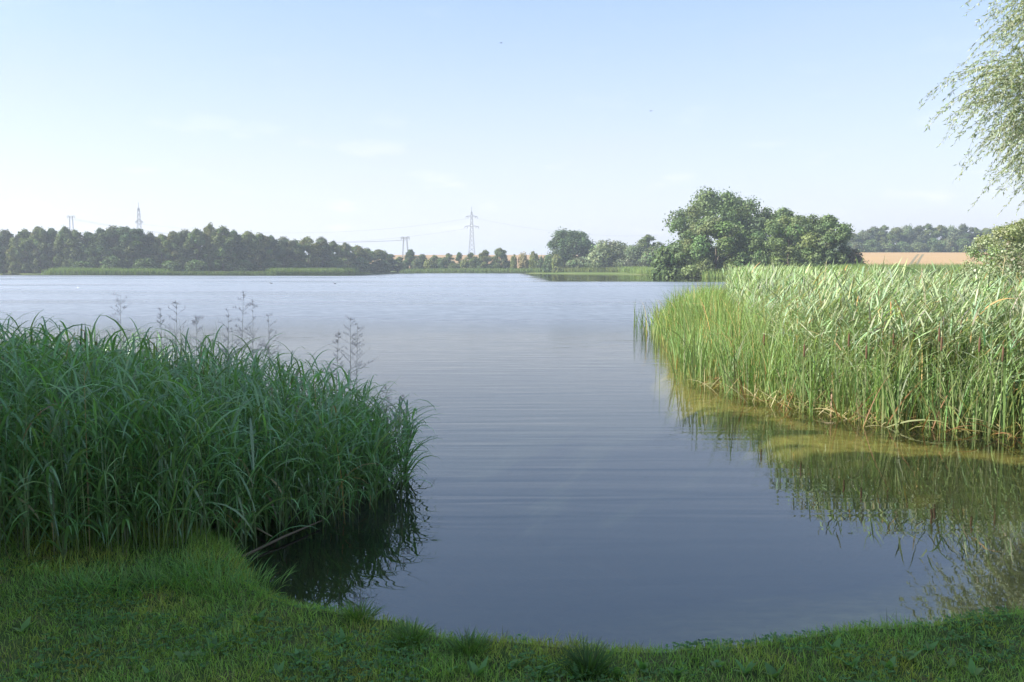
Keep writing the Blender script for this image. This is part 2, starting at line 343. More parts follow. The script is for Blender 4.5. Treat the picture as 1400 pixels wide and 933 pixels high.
# ripe fields on the far slopes ---------------------------------------
def field(name, label, px0, px1, y0, y1, col, seed):
    m, t, o = newmat(name); b = N(t, 'ShaderNodeBsdfPrincipled'); b.inputs['Roughness'].default_value = .95
    g_ = N(t, 'ShaderNodeNewGeometry'); q = N(t, 'ShaderNodeMapping'); q.inputs['Scale'].default_value = (.06, .5, .1); q.inputs['Rotation'].default_value = (0, 0, R(12)); t.links.new(g_.outputs['Position'], q.inputs[0])
    n = N(t, 'ShaderNodeTexNoise'); n.inputs['Scale'].default_value = 1; n.inputs['Detail'].default_value = 6; t.links.new(q.outputs[0], n.inputs['Vector'])
    r = ramp(t, n.outputs[0], [(.3, [v*.85 for v in col]), (.7, [v*1.12 for v in col])]); t.links.new(r.outputs[0], b.inputs['Base Color']); t.links.new(b.outputs[0], o.inputs[0])
    u = np.linspace((px0-700)/FPX, (px1-700)/FPX, 50); yv = np.linspace(y0, y1, 50); U, Yv = np.meshgrid(u, yv); Xv = U*Yv
    g = np.random.default_rng(seed); Zv = land(Xv, Yv)+.25
    i = np.arange(2500).reshape(50, 50)
    return tag(link(name, make_mesh(name, np.stack([Xv, Yv, Zv], -1).reshape(-1, 3), np.stack([i[:-1, :-1], i[:-1, 1:], i[1:, 1:], i[1:, :-1]], -1).reshape(-1, 4), mat=m, smooth=True)), label, 'field', kind='structure')
field('wheat_field', 'ripe tan wheat field on the slope right of the big trees', 1150, 1520, 232, 470, (.29, .185, .078), 1)
u_ = np.linspace(0, 1, 30); tp = [(1243+13*a, 240+150*a) for a in u_]
for k_, off in enumerate((-1.1, 1.1)):
    tv = []
    for px_, y_ in tp:
        x_ = (px_-700)/FPX*y_+off
        for q_ in (-.45, .45): tv.append((x_+q_, y_, float(land(x_+q_, y_))+.30))
    ti = np.arange(60).reshape(30, 2); tag(link('field_track', make_mesh('field_track', np.array(tv), np.stack([ti[:-1, 0], ti[:-1, 1], ti[1:, 1], ti[1:, 0]], -1), mat=flatmat('track_soil', (.13, .11, .05), .95, nscale=.5))), 'dark wheel rut climbing the wheat field, %s of two' % ['left', 'right'][k_], 'track', kind='structure')
field('stubble_field', 'orange tan stubble field on the rise behind the far shore', 470, 800, 470, 700, (.24, .15, .065), 2)

# ------------------------------------------------------------------ trees
def crown(seed, kind, H, Rr, n, leaf, col):
    """leafy crown as many leaf sprays over clustered lobes; returns mesh arrays and lobe centres"""
    g = np.random.default_rng(seed); nb = {'alder': 80, 'oak': 90, 'willow': 44, 'shrub': 36, 'poplar': 28, 'big': 130}[kind]
    h = g.random(nb)
    if kind == 'alder':
        h = .06+.92*h; h[:10] = g.uniform(.04, .3, 10); h[10:14] = g.uniform(.85, 1, 4); rp = np.interp(h, [.03, .3, .55, .8, .97], [.9, 1, .92, .62, .12]); br = g.uniform(.13, .28, nb)*Rr; h[14:30] = g.uniform(.3, .9, 16)
    elif kind in ('oak', 'big'):
        h = .1+.88*h**.9; rp = np.interp(h, [.1, .35, .6, .8, .97], [.75, 1, .97, .75, .3]); br = g.uniform(.1, .24, nb)*Rr
        if kind == 'big': br *= .78; h[:44] = g.uniform(.02, .32, 44); rp = np.interp(h, [.0, .35, .6, .8, .95], [.9, 1, .97, .75, .3])
    elif kind == 'willow':
        h = .3+.62*h; rp = np.interp(h, [.2, .5, .75, .95], [1, .95, .7, .25]); br = g.uniform(.2, .32, nb)*Rr
    elif kind == 'poplar':
        h = .1+.86*h; rp = np.interp(h, [.1, .4, .7, .97], [.8, 1, .7, .1]); br = g.uniform(.25, .42, nb)*Rr
    else:
        h = .05+.8*h; rp = np.interp(h, [.0, .4, .7, .9], [1, .95, .7, .3]); br = g.uniform(.24, .38, nb)*Rr
    a = g.uniform(0, 6.283, nb); rr = rp*np.sqrt(g.uniform(.25, 1, nb))*(Rr-br*.8)
    ctr = np.stack([rr*np.cos(a), rr*np.sin(a), h*H], -1); ctr[:, 2] = np.minimum(ctr[:, 2], H-br*.75)
    k = g.choice(nb, n, p=br**2/np.sum(br**2))
    d = g.normal(0, 1, (n, 3)); d /= np.linalg.norm(d, axis=1, keepdims=True); d[:, 2] = np.where(d[:, 2] < -.75, -d[:, 2], d[:, 2])
    q = g.uniform(.4, 1.1, n)**.5*g.uniform(.8, 1.3, n)
    sq = g.uniform(.6, 1.35, (nb, 3))
    P = ctr[k]+d*(br[k]*q)[:, None]*sq[k]+g.normal(0, .2, (n, 3))*br[k][:, None]
    spur = g.random(n) < .06                                   # twigs that stick out of the outline
    P[spur] += d[spur]*(br[k][spur]*g.uniform(.1, .55, int(spur.sum())))[:, None]
    if kind == 'willow':
        P[:, 2] -= g.random(n)**1.5*H*.28*(q > .8)
        P[:, 2] = np.maximum(P[:, 2], .1*g.random(n)*H)
    P[:, 2] = np.maximum(P[:, 2], .15)
    nr = d+g.normal(0, .4, (n, 3)); nr /= np.linalg.norm(nr, axis=1, keepdims=True)
    up = g.normal(0, 1, (n, 3))
    if kind == 'willow': up = up*.35+np.array([0, 0, 1])
    A = np.cross(nr, up); A /= np.linalg.norm(A, axis=1, keepdims=True)+1e-6; B = np.cross(nr, A)
    s = leaf*g.uniform(.6, 1.35, n); ar = .5 if kind != 'willow' else .28
    la, lb = (s*ar)[:, None], s[:, None]
    off = g.uniform(-.25, .25, (n, 1))*lb
    V = np.stack([P-B*lb*.5, P+A*la+B*off*.6, P+B*lb*.5, P-A*la-B*off*.6], 1)
    V[:, 1] += nr*(lb*.18)
    F = np.arange(n*4).reshape(n, 4)
    tone = (1+g.normal(0, .13, nb))[k][:, None]*(1+g.normal(0, .09, n))[:, None]
    warm = (1+g.normal(0, .07, (nb, 3)))[k]
    col_ = np.clip(np.asarray(col)*tone*warm, .005, .8)
    return V.reshape(-1, 3), F, np.repeat(col_, 4, 0), ctr, br
def trunk(seed, H, r0, ctr, nlimb=9):
    g = np.random.default_rng(seed+99); parts = []
    top = H*.62; zz = np.linspace(-.3, top, 7); wob = g.normal(0, .12*r0*3, (7, 2)); wob[0] = 0
    path = np.concatenate([np.cumsum(wob, 0)*.5, zz[:, None]], 1)
    parts.append(tube(path, np.linspace(r0*1.25, r0*.35, 7), 7, (.07, .055, .04)))
    order = np.argsort(-np.hypot(ctr[:, 0], ctr[:, 1]))[:nlimb*2:2] if len(ctr) else []
    for i in order:
        c = ctr[i]; zs = min(top*.95, max(H*.14, c[2]*.55)); s0 = np.array([np.interp(zs, zz, path[:, 0]), np.interp(zs, zz, path[:, 1]), zs])
        mid = (s0+c)/2+np.array([0, 0, .06*H]); tt = np.linspace(0, 1, 5)[:, None]
        pth = (1-tt)**2*s0+2*tt*(1-tt)*mid+tt**2*c
        parts.append(tube(pth, np.linspace(r0*.42, r0*.07, 5), 5, (.07, .055, .04)))
    V, F, c = cat_parts(parts); return V, F, c
PROTO = {}
def proto(key, seed, kind, H, Rr, n, leaf, col, mat, r0=None, nl=9):
    V, F, c, ctr, br = crown(seed, kind, H, Rr, n, leaf, col)
    cm = make_mesh('crown', V, F, c, mat)
    V, F, c = trunk(seed, H, r0 or H*.018, ctr, nl)
    PROTO[key] = (cm, make_mesh('trunk', V, F, c, M_bark, True), H, Rr)
def plant_tree(name, label, cat, key, x, y, H, width=None, rz=0., group=None, z=None):
    cm, tm, h0, r0 = PROTO[key]; z = float(land(x, y)) if z is None else z
    e = empty(name, (x, y, z-.05), rz); sz = H/h0; sx = (width/2/r0) if width else sz
    link('trunk', tm, e, sc=(sx, sx, sz)); link('crown', cm, e, sc=(sx, sx, sz))
    return tag(e, label, cat, group)
DK = (.062, .098, .04); MD = (.082, .12, .045); LT = (.12, .15, .065); WL = (.15, .185, .10); YL = (.16, .18, .06); TN = (.26, .21, .10)
for i in range(5): proto('alder%d' % i, 10+i, 'alder', 16, 4.6, 13000, .46, [DK, (.095, .13, .05), (.068, .105, .048), (.085, .11, .055), (.12, .15, .055)][i], M_far)
for i in range(2): proto('lightalder%d' % i, 20+i, 'alder', 16, 4.8, 13000, .46, [(.11, .145, .05), (.14, .16, .05)][i], M_far)
proto('oak', 31, 'oak', 17, 11.5, 18000, .58, (.058, .092, .036), M_far, .5, 14)
for i in range(2): proto('poplar%d' % i, 34+i, 'poplar', 10, 2.6, 2600, .6, [MD, (.13, .16, .06)][i], M_far)
for i in range(2): proto('willowfar%d' % i, 38+i, 'willow', 13, 7.5, 8000, .9, [WL, (.13, .16, .085)][i], M_far, .35)
for i in range(5): proto('shrub%d' % i, 44+i, 'shrub', 6, 4.2, 3000, .55, [MD, LT, YL, TN, (.13, .115, .07)][i], M_far, .12)
proto('bigoak', 52, 'big', 20, 15.5, 46000, .5, (.095, .135, .052), M_tree, .6, 16)
proto('bush_a', 53, 'big', 13.5, 8.6, 36000, .4, (.122, .162, .06), M_tree, .35, 12)
proto('bush_b', 54, 'big', 14, 8.0, 36000, .4, (.13, .172, .062), M_tree, .35, 12)
proto('bush_c', 55, 'big', 14, 7.6, 32000, .4, (.115, .155, .062), M_tree, .35, 12)

ORD = ['first', 'second', 'third', 'fourth', 'fifth', 'sixth', 'seventh', 'eighth', 'ninth', 'tenth', 'eleventh', 'twelfth', 'thirteenth', 'fourteenth', 'fifteenth', 'sixteenth', 'seventeenth', 'eighteenth', 'nineteenth', 'twentieth',
       'twenty-first', 'twenty-second', 'twenty-third', 'twenty-fourth', 'twenty-fifth', 'twenty-sixth', 'twenty-seventh', 'twenty-eighth', 'twenty-ninth', 'thirtieth', 'thirty-first', 'thirty-second', 'thirty-third', 'thirty-fourth', 'thirty-fifth', 'thirty-sixth']
# the long dark wood on the left far bank: (px, py of the top, distance)
def shoreY(px): return np.interp(px, [0, 60, 150, 300, 440, 540], [291, 291, 293, 304, 340, 392])
tops = [(-14, 320, 6), (6, 319, 14), (32, 316, 8), (52, 313, 8), (70, 315, 10), (88, 313, 8), (104, 317, 9), (121, 320, 10), (138, 316, 8), (154, 314, 10), (170, 313, 9), (187, 317, 8), (204, 322, 10), (220, 323, 9), (237, 319, 8), (252, 319, 10), (268, 316, 8),
        (288, 309, 10), (304, 312, 8), (320, 318, 9), (338, 319, 10), (354, 322, 9), (371, 325, 8), (388, 328, 10), (403, 331, 8), (421, 327, 10), (440, 328, 9), (456, 332, 8), (472, 334, 10), (488, 338, 8), (502, 342, 9), (518, 343, 8), (532, 349, 8)]
for i, (px, py, dd) in enumerate(tops):
    Y = float(shoreY(px))+dd+3; p = atY(px, py, Y); zg = float(land(p.x, Y))
    light = px in (32, 104, 220, 288, 304, 354, 421, 488)
    key = 'lightalder%d' % (i % 2) if light else 'alder%d' % ((i*3+i//5) % 5)
    lab = '%s tree in the wood on the far left bank, %s from the left' % ('pale green rounded' if light else 'dark green', ORD[i])
    plant_tree('alder_tree', lab, 'tree', key, p.x, Y, p.z-zg+.3, random.uniform(7.5, 13.), random.uniform(0, 6.3), 'trees of the far left wood')
for i, px in enumerate(range(-10, 535, 34)):
    Y = float(shoreY(px))+24+random.uniform(0, 6); p = atY(px+random.uniform(-6, 6), float(np.interp(px, [q[0] for q in tops], [q[1] for q in tops]))+random.uniform(3, 9), Y)
    plant_tree('alder_tree', 'dark tree in the second row of the far left wood, %s from the left' % ORD[i], 'tree', 'alder%d' % (i % 4), p.x, Y, p.z-float(land(p.x, Y)), 12, random.uniform(0, 6.3), 'second row of the far left wood')
for i, (px, py, key, w_, lab) in enumerate([(16, 338, 'lightalder1', 5, 'small yellow green tree at the left end of the far bank'), (-3, 336, 'alder0', 5, 'dark bush cut by the left edge on the far bank')]):
    p = atY(px, py, 292.); plant_tree('bank_shrub', lab, 'tree', key, p.x, 292., p.z-.4, w_, i)
for i, (px, d) in enumerate([(112, 3), (152, 2.5), (200, 3), (235, 2.5), (268, 3), (330, 3.5), (372, 3), (408, 3), (455, 3), (492, 3.5), (523, 3)]):
    Y = float(shoreY(px))+5; p = atY(px, 360, Y)
    plant_tree('undergrowth_bush', 'low dark bush under the far left wood, %s from the left' % ORD[i], 'bush', 'shrub0', p.x, Y, 4+random.random()*2, 9, i*1.3, 'bushes under the far left wood')
# middle of the far shore
mid = [(546, 352, 10, 400, 'poplar1', 'pale slim young tree at the right end of the far left wood'), (561, 342, 13, 398, 'alder0', 'dark pointed tree below the small two-legged pylon'), (578, 349, 14, 398, 'alder3', 'dark rounded tree just right of the small two-legged pylon'),
       (594, 350, 13, 398, 'alder1', 'mid green tree left of the two narrow trees on the middle shore'), (612, 347, 13, 396, 'lightalder0', 'yellow green rounded tree left of the dark narrow tree'), (628, 346, 8, 396, 'poplar0', 'dark narrow tree almost below the tall lattice pylon'),
       (645, 346, 13, 394, 'lightalder0', 'pale willow right below the tall lattice pylon'), (663, 343, 14, 393, 'lightalder1', 'pale green willow second right of the dark narrow tree'), (683, 340, 14, 392, 'alder4', 'tall grey green willow, highest of the middle shore clump'), (691, 350, 8, 390, 'alder3', 'blue green tree at the right end of the middle shore clump'),
       (702, 349, 7, 388, 'shrub2', 'small yellow green shrub right of the willow clump'), (715, 348, 9, 388, 'shrub3', 'tan shrub on the middle far shore'), (730, 345, 10, 387, 'shrub2', 'yellowish shrub left of the dark round oak'), (738, 352, 8, 386, 'shrub1', 'grey green shrub touching the dark round oak')]
for i, (px, py, wpx, Y, key, lab) in enumerate(mid):
    p = atY(px, py, Y+6); plant_tree('shore_tree', lab, 'tree', key, p.x, Y+6, p.z-float(land(p.x, Y+6)), wpx*1.75/FPX*Y, i*1.7, 'trees of the middle far shore')
for i, px in enumerate([553, 570, 586, 603, 620, 637, 655, 672, 697, 722]):
    p = atY(px, 357+random.uniform(-3, 3), 399.); plant_tree('shore_bush', 'low bush in the row along the middle far shore, %s from the left' % ORD[i], 'bush', ['shrub0', 'shrub1', 'shrub2'][i % 3], p.x, 399., p.z-float(land(p.x, 399.)), random.uniform(5, 8), i*1.3, 'bushes along the middle far shore')
# trees of the right far shore
rt = [('oak_tree', 781, 319, 80, 372, 'oak', 'dark round crowned oak left of the pale willow on the far shore', 'tree'), ('willow_tree', 836, 330, 72, 352, 'willowfar0', 'pale grey green weeping willow right of the dark round oak', 'tree'),
      ('poplar_tree', 888, 322, 42, 350, 'lightalder0', 'tall thin yellow green tree beside the largest oak', 'tree'), ('willow_tree', 868, 336, 48, 346, 'willowfar1', 'pale willow between the round willow and the largest oak', 'tree'), ('shore_bush', 893, 341, 36, 338, 'shrub1', 'grey green bush at the left foot of the largest oak', 'bush'),
      ('shore_bush', 752, 350, 22, 366, 'shrub0', 'dark bush at the left foot of the round oak', 'bush'), ('shore_bush', 763, 349, 20, 362, 'shrub2', 'yellow green bush below the dark round oak', 'bush'), ('shore_bush', 789, 353, 34, 362, 'shrub1', 'grey green bush below the right half of the round oak', 'bush'), ('shore_bush', 813, 352, 26, 356, 'shrub0', 'mid green bush between the round oak and the weeping willow', 'bush'), ('shore_bush', 849, 356, 26, 345, 'shrub1', 'low bush in front of the weeping willow', 'bush'),
      ('oak_tree', 986, 270, 172, 235, 'bigoak', 'largest dark green oak rising above the right bank', 'tree'), ('alder_tree', 1062, 288, 100, 228, 'bush_c', 'dark tree showing between the largest oak and the right hand pair', 'tree'),
      ('leafy_tree', 980, 303, 122, 205, 'bush_a', 'broad leafy tree in front of the largest oak', 'tree'), ('leafy_tree', 1080, 299, 108, 200, 'bush_b', 'yellow green leafy tree, left one of the right hand pair', 'tree'), ('leafy_tree', 1124, 297, 92, 198, 'bush_c', 'dark green leafy tree, right one of the right hand pair', 'tree'),
      ('shore_bush', 1164, 341, 40, 195, 'shrub4', 'brownish bush at the right foot of the right hand pair', 'bush'), ('shore_bush', 915, 338, 50, 206, 'shrub0', 'mid green bush at the left foot of the broad leafy tree', 'bush'), ('shore_bush', 1040, 345, 30, 196, 'shrub0', 'low bush between the broad leafy tree and the right hand pair', 'bush')]
for i, (nm, px, py, wpx, Y, key, lab, cat) in enumerate(rt):
    p = atY(px, py, Y); plant_tree(nm, lab, cat, key, p.x, Y, p.z-float(land(p.x, Y)), wpx/FPX*Y*1.03, i*2.1)
# wood above the wheat field
wd = [(1150, 327), (1166, 320), (1180, 316), (1196, 312), (1210, 309), (1226, 312), (1241, 309), (1256, 311), (1270, 307), (1286, 309), (1301, 310), (1316, 309), (1332, 312), (1348, 313), (1364, 311), (1382, 309), (1400, 312), (1420, 310)]
for i, (px, py) in enumerate(wd):
    Y = 480+random.uniform(-4, 10); p = atY(px, py, Y)
    plant_tree('woodland_tree', 'grey green tree in the wood above the wheat field, %s from the left' % ORD[i], 'tree', ['lightalder0', 'alder4', 'willowfar1', 'alder3'][i % 4], p.x, Y, p.z-float(land(p.x, Y)), 11.5, i*1.1, 'trees of the wood above the wheat field')
for i, px in enumerate(range(1150, 1430, 21)):
    Y = 472; p = atY(px, 329+random.uniform(-3, 3), Y)
    plant_tree('woodland_bush', 'bush along the wood edge above the wheat field, %s from the left' % ORD[i], 'bush', ['shrub0', 'shrub1'][i % 2], p.x, Y, p.z-float(land(p.x, Y)), 10, i*1.1, 'bushes along the wood edge')

# ------------------------------------------------------------------ pylons and wires
def bar(a, b_, r): return tube([a, b_], r, 4, (.3, .3, .3))
def lattice_pylon(label, px, py_top, py_base, Y, arms, r=.11):
    p = atY(px, py_base, Y); zt = atY(px, py_top, Y).z; H = zt-p.z; zg = float(land(p.x, Y)); H += max(0, p.z-zg); e = empty('lattice_pylon', (p.x, Y, zg), R(8))
    parts = []; hw = lambda z: np.interp(z, [0, H*.35, H*.8, H], [2.6, 1.5, .75, .12])
    zs = np.linspace(0, H*.9, 11)
    for sx in (-1, 1):
        for sy in (-1, 1):
            for z0, z1 in zip(zs[:-1], zs[1:]): parts.append(bar((sx*hw(z0), sy*hw(z0), z0), (sx*hw(z1), sy*hw(z1), z1), r*1.2))
    for z0, z1 in zip(zs[:-1], zs[1:]):
        for s in (-1, 1):
            parts += [bar((-hw(z0), s*hw(z0), z0), (hw(z1), s*hw(z1), z1), r*.7), bar((hw(z0), s*hw(z0), z0), (-hw(z1), s*hw(z1), z1), r*.7), bar((s*hw(z0), -hw(z0), z0), (s*hw(z1), hw(z1), z1), r*.7)]
    V, F, c = cat_parts(parts); link('lattice_tower', make_mesh('lattice_tower', V, F, c, M_steel), e)
    V, F, c = cat_parts([bar((0, 0, H*.85), (0, 0, H), r*1.6)]); link('spire', make_mesh('spire', V, F, c, M_steel), e)
    ends = []
    for fz, ln in arms:
        z = H*fz; pr = []
        for s in (-1, 1):
            pr += [bar((0, -.5, z), (s*ln, 0, z), r), bar((0, .5, z), (s*ln, 0, z), r), bar((0, 0, z+1.5), (s*ln, 0, z+.1), r)]
            for q in (.35, .65): pr.append(bar((s*ln*q, 0, z), (s*ln*q, 0, z+1.5*(1-q)), r*.7))
        V, F, c = cat_parts(pr); link('crossarm', make_mesh('crossarm', V, F, c, M_steel), e)
        for s in (-1, 1):
            for q in (.62, .98):
                V, F, c = tube([(s*ln*q, 0, z), (s*ln*q, 0, z-.7), (s*ln*q, 0, z-1.4)], [.1, .2, .1], 5); link('insulator', make_mesh('insulator', V, F, c, M_wire), e); ends.append(Vector((p.x+s*ln*q, Y, zg+z-1.4)))
    return tag(e, label, 'pylon', 'electricity pylons'), ends
def portal_pylon(label, px, py_top, Y, wid, zb=None):
    t_ = atY(px, py_top, Y); zg = float(land(t_.x, Y)); H = t_.z-zg; e = empty('portal_pylon', (t_.x, Y, zg), R(-6)); pr = []
    for s in (-1, 1):
        for q in (-.35, .35): pr.append(bar((s*1.9+q, 0, 0), (s*1.0+q*.6, 0, H), .17))
        L_ = tube([(s*1.9, 0, 0), (s*1.0, 0, H)], .1, 4)
    for z0 in np.linspace(0, H*.92, 12):
        z1 = z0+H*.08; f = lambda z: 1.9-.9*z/H
        pr += [bar((-f(z0)-.3, 0, z0), (-f(z1)+.3, 0, z1), .08), bar((f(z0)-.3, 0, z0), (f(z1)+.3, 0, z1), .08)]
    V, F, c = cat_parts(pr); link('legs_frame', make_mesh('legs_frame', V, F, c, M_steel), e)
    pr = [bar((-wid, 0, H), (wid, 0, H), .18), bar((-wid, 0, H-.8), (wid, 0, H-.8), .15), bar((-wid, 0, H), (-wid*.5, 0, H+.5), .1), bar((wid, 0, H), (wid*.5, 0, H+.5), .1)]
    for q in np.linspace(-1, 1, 9): pr.append(bar((q*wid, 0, H), (q*wid*.95, 0, H-.8), .08))
    V, F, c = cat_parts(pr); link('crossbeam', make_mesh('crossbeam', V, F, c, M_steel), e)
    ends = []
    for s in (-.9, 0, .9):
        V, F, c = tube([(s*wid, 0, H-.8), (s*wid, 0, H-1.3), (s*wid, 0, H-1.9)], [.08, .17, .08], 5); link('insulator', make_mesh('insulator', V, F, c, M_wire), e); ends.append(Vector((t_.x+s*wid, Y, zg+H-1.9)))
    return tag(e, label, 'pylon', 'electricity pylons'), ends
_, eA = lattice_pylon('tall lattice pylon with two crossarms on the far rise at centre', 645, 283, 344, 690, [(.80, 4.6), (.60, 5.6)])
_, eB = lattice_pylon('lattice pylon with long spire rising behind the far left wood', 191, 277, 330, 620, [(.64, 2.6), (.43, 3.1)])
_, eC = portal_pylon('small two legged pylon at the right end of the far left wood', 554, 324.5, 560, 3.0)
_, eD = portal_pylon('small two legged pylon behind the far left wood, nearest the left edge', 97, 295.5, 600, 3.1)
def wire(label, a, b_, sag):
    tt = np.linspace(0, 1, 41); pth = np.outer(1-tt, np.array(a))+np.outer(tt, np.array(b_)); pth[:, 2] -= 4*sag*tt*(1-tt)
    V, F, c = tube(pth, .04, 4); tag(link('power_cable', make_mesh('power_cable', V, F, c, M_wire)), label, 'cable', 'power cables')
far = [atY(-120, 318-i*1.2, 640+i) for i in range(6)]
for i, (a, b_) in enumerate([(eA[0], eB[1]), (eA[4], eB[5])]): wire(['upper', 'lower'][i]+' power cable sagging from the tall centre pylon towards the left lattice pylon', a, b_, 9)
for i in range(3): wire('thin power cable from the small two legged pylon to the left one, '+['first', 'middle', 'last'][i]+' of three', eC[i], eD[i], 7)
wire('power cable running right from the tall centre pylon', eA[3], atY(900, 322, 760), 5)

# ------------------------------------------------------------------ reeds
def up_blades(P, g, h0, h1, W, col, amt=.18, lean=.10, bend=.35, S=5, dead=.04, az=None):
    n = len(P); L = g.uniform(h0, h1, n); c = jitter_cols(col, n, amt, g); dd = g.random(n) < dead
    c[dd] = jitter_cols((.38, .29, .13), int(dd.sum()), .2, g)
    bd = np.abs(g.normal(0, bend, n)); brk = g.random(n) < .08; bd[brk] += g.uniform(.8, 1.8, int(brk.sum()))
    return ribbons(P, g.uniform(0, 6.283, n) if az is None else az, L, W*g.uniform(.7, 1.3, n), np.abs(g.normal(0, lean, n)), bd, S, c, tipcol=c*np.array([1.25, 1.1, .9]), basecol=c*.5+np.array([.13, .12, .035]), twist=g.normal(0, .9, n), power=2.6, wide=.25, g=g)
def leafy_stems(P, H, g, nleaf, L, W, col, stemcol, lean=(.45, .95), bend=(.5, 1.3), S=5, amt=.16, hmin=.2, pref=None, prefk=0., stemlean=.06, power=1.4, dead=.03):
    n = len(P); H = np.broadcast_to(H, (n,)); saz = g.uniform(0, 6.283, n); sl_ = np.abs(g.normal(0, stemlean, n)); parts = []
    if pref is not None:
        saz = np.where(g.random(n) < .6, pref+g.normal(0, .6, n), saz)
    parts.append(ribbons(P, saz, H, .009, sl_, sl_*1.2, 3, jitter_cols(stemcol, n, .15, g), twist=0., wide=.5, g=g, power=1.5))
    k = np.repeat(np.arange(n), nleaf); f = hmin+(1-hmin)*np.tile((np.arange(nleaf)+.5)/nleaf, n)+g.uniform(-.05, .05, n*nleaf); f = np.clip(f, .05, 1)
    ph = sl_[k]*(1+.5*f); hh = f*H[k]
    Q = P[k]+np.stack([np.cos(saz[k])*np.sin(ph)*hh, np.sin(saz[k])*np.sin(ph)*hh, np.cos(ph)*hh], -1)
    az = np.tile(np.arange(nleaf), n)*math.pi+g.uniform(0, 6.283, n)[k]+g.normal(0, .5, n*nleaf)
    if pref is not None and prefk: az = np.where(g.random(len(az)) < prefk, pref+g.normal(0, .7, len(az)), az)
    m_ = len(Q); c = jitter_cols(col, m_, amt, g)*(1+g.normal(0, .1, n))[k][:, None]; dd = (g.random(m_) < dead*(2.2-2*f)); c[dd] = jitter_cols((.34, .24, .10), int(dd.sum()), .2, g)
    parts.append(ribbons(Q, az, L*g.uniform(.7, 1.3, m_), W*g.uniform(.7, 1.25, m_), g.uniform(*lean, m_)*(1.15-.45*f), g.uniform(*bend, m_), S, c, tipcol=c*np.array([1.1, 1.05, .95]), twist=g.normal(0, .35, m_), power=power, g=g))
    return parts
def gz(xy): return np.maximum(land(xy[:, 0], xy[:, 1]), -.12)
# ---- left bed
g = np.random.default_rng(101)
LB = [(-1.3, 9.2), (-1.18, 8.4), (-1.3, 7.8), (-2.0, 7.0), (-2.2, 6.4), (-2.55, 6.0), (-3.2, 5.72), (-6.5, 5.55), (-8.5, 8), (-8, 11), (-4.6, 10.6), (-2.4, 10.2)]
def lh(xy):   # plant height across the left bed, lower towards the water edge
    e = pdist(LB, xy[:, 0], xy[:, 1]); h = np.interp(xy[:, 0], [-6, -3.6, -2.6, -1.7, -1.2], [1.46, 1.4, 1.25, 1.1, .84])
    return h*np.interp(e, [0, .5], [.84, 1.])*(1+.08*vnoise(xy[:, 0], xy[:, 1], 3., 8))
xy = sample_poly(LB, 3200, g, 1.); P = np.c_[xy, gz(xy)]
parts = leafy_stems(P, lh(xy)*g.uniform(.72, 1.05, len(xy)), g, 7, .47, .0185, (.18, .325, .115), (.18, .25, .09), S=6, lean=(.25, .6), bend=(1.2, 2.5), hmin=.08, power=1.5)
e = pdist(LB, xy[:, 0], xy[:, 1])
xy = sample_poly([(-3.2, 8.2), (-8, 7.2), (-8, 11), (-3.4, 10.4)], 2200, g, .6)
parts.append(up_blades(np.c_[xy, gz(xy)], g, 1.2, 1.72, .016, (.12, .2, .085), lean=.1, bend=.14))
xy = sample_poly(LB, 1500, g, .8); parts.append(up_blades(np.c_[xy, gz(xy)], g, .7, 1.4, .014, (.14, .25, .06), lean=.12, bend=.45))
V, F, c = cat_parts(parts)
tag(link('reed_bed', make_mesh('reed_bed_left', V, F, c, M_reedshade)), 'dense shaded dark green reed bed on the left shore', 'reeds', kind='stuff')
# ---- right bed: bulrush in front and at the left, tall grey green reed behind
g = np.random.default_rng(202)
CT = [(3.5, 17.0), (4.1, 14.1), (4.5, 13.2), (5.2, 11.9), (6.6, 11.2), (9, 10.8), (9, 13.2), (6.6, 14.0), (5.9, 16.5), (6.2, 22), (8.5, 33), (14, 52), (9, 42), (5.6, 32), (4.9, 30), (4.3, 23)]
PH = [(5.6, 14.4), (6.2, 12.6), (8.8, 11.8), (9.5, 20), (11, 30), (16, 45), (28, 90), (24, 92), (13, 52), (8.2, 32), (6.0, 22), (5.3, 17)]
xy = sample_poly(CT, 9500, g, 1.1)+g.normal(0, .1, (9500, 2))*(g.random((9500, 1)) < .5)*2; z0 = np.minimum(gz(xy), .02); z0 = np.maximum(z0, -.25)
d = np.hypot(xy[:, 0], xy[:, 1])
parts = [up_blades(np.c_[xy, z0], g, 1.25, 2.05, .017+.0004*0, (.115, .165, .05), lean=.1, bend=.3, dead=.06)]
parts[0] = ribbons(np.c_[xy, z0], g.uniform(0, 6.28, len(xy)), np.interp(pdist(CT, xy[:, 0], xy[:, 1]), [0, .8], [1.05, 1.75])*g.uniform(.6, 1.12, len(xy)), np.maximum(.015, d*.0009)*g.uniform(.8, 1.3, len(xy)), np.abs(g.normal(0, .16, len(xy))), np.abs(g.normal(0, .55, len(xy)))+(g.random(len(xy)) < .15)*g.uniform(.6, 1.9, len(xy)), 6,
                   (cc := np.where((g.random(len(xy)) < .06)[:, None], jitter_cols((.36, .27, .12), len(xy), .2, g), jitter_cols((.165, .245, .09), len(xy), .22, g))), tipcol=cc*np.array([1.2, 1.1, .9]), basecol=cc*.45+np.array([.17, .15, .04]), twist=g.normal(0, .9, len(xy)), power=2.6, wide=.25, g=g)
V, F, c = cat_parts(parts)
tag(link('bulrush_bed', make_mesh('bulrush_bed_right', V, F, c, M_reed)), 'sunlit upright green bulrushes along the water edge on the right', 'reeds', kind='stuff')
xy = np.concatenate([sample_poly(PH, 5200, g, 1.25), sample_poly([(4.7, 14.2), (5.2, 12.6), (6.6, 11.6), (9, 11.3), (9, 14), (6, 16), (5, 17)], 1300, g)]); z0 = np.maximum(gz(xy), -.25); d = np.hypot(xy[:, 0], xy[:, 1])
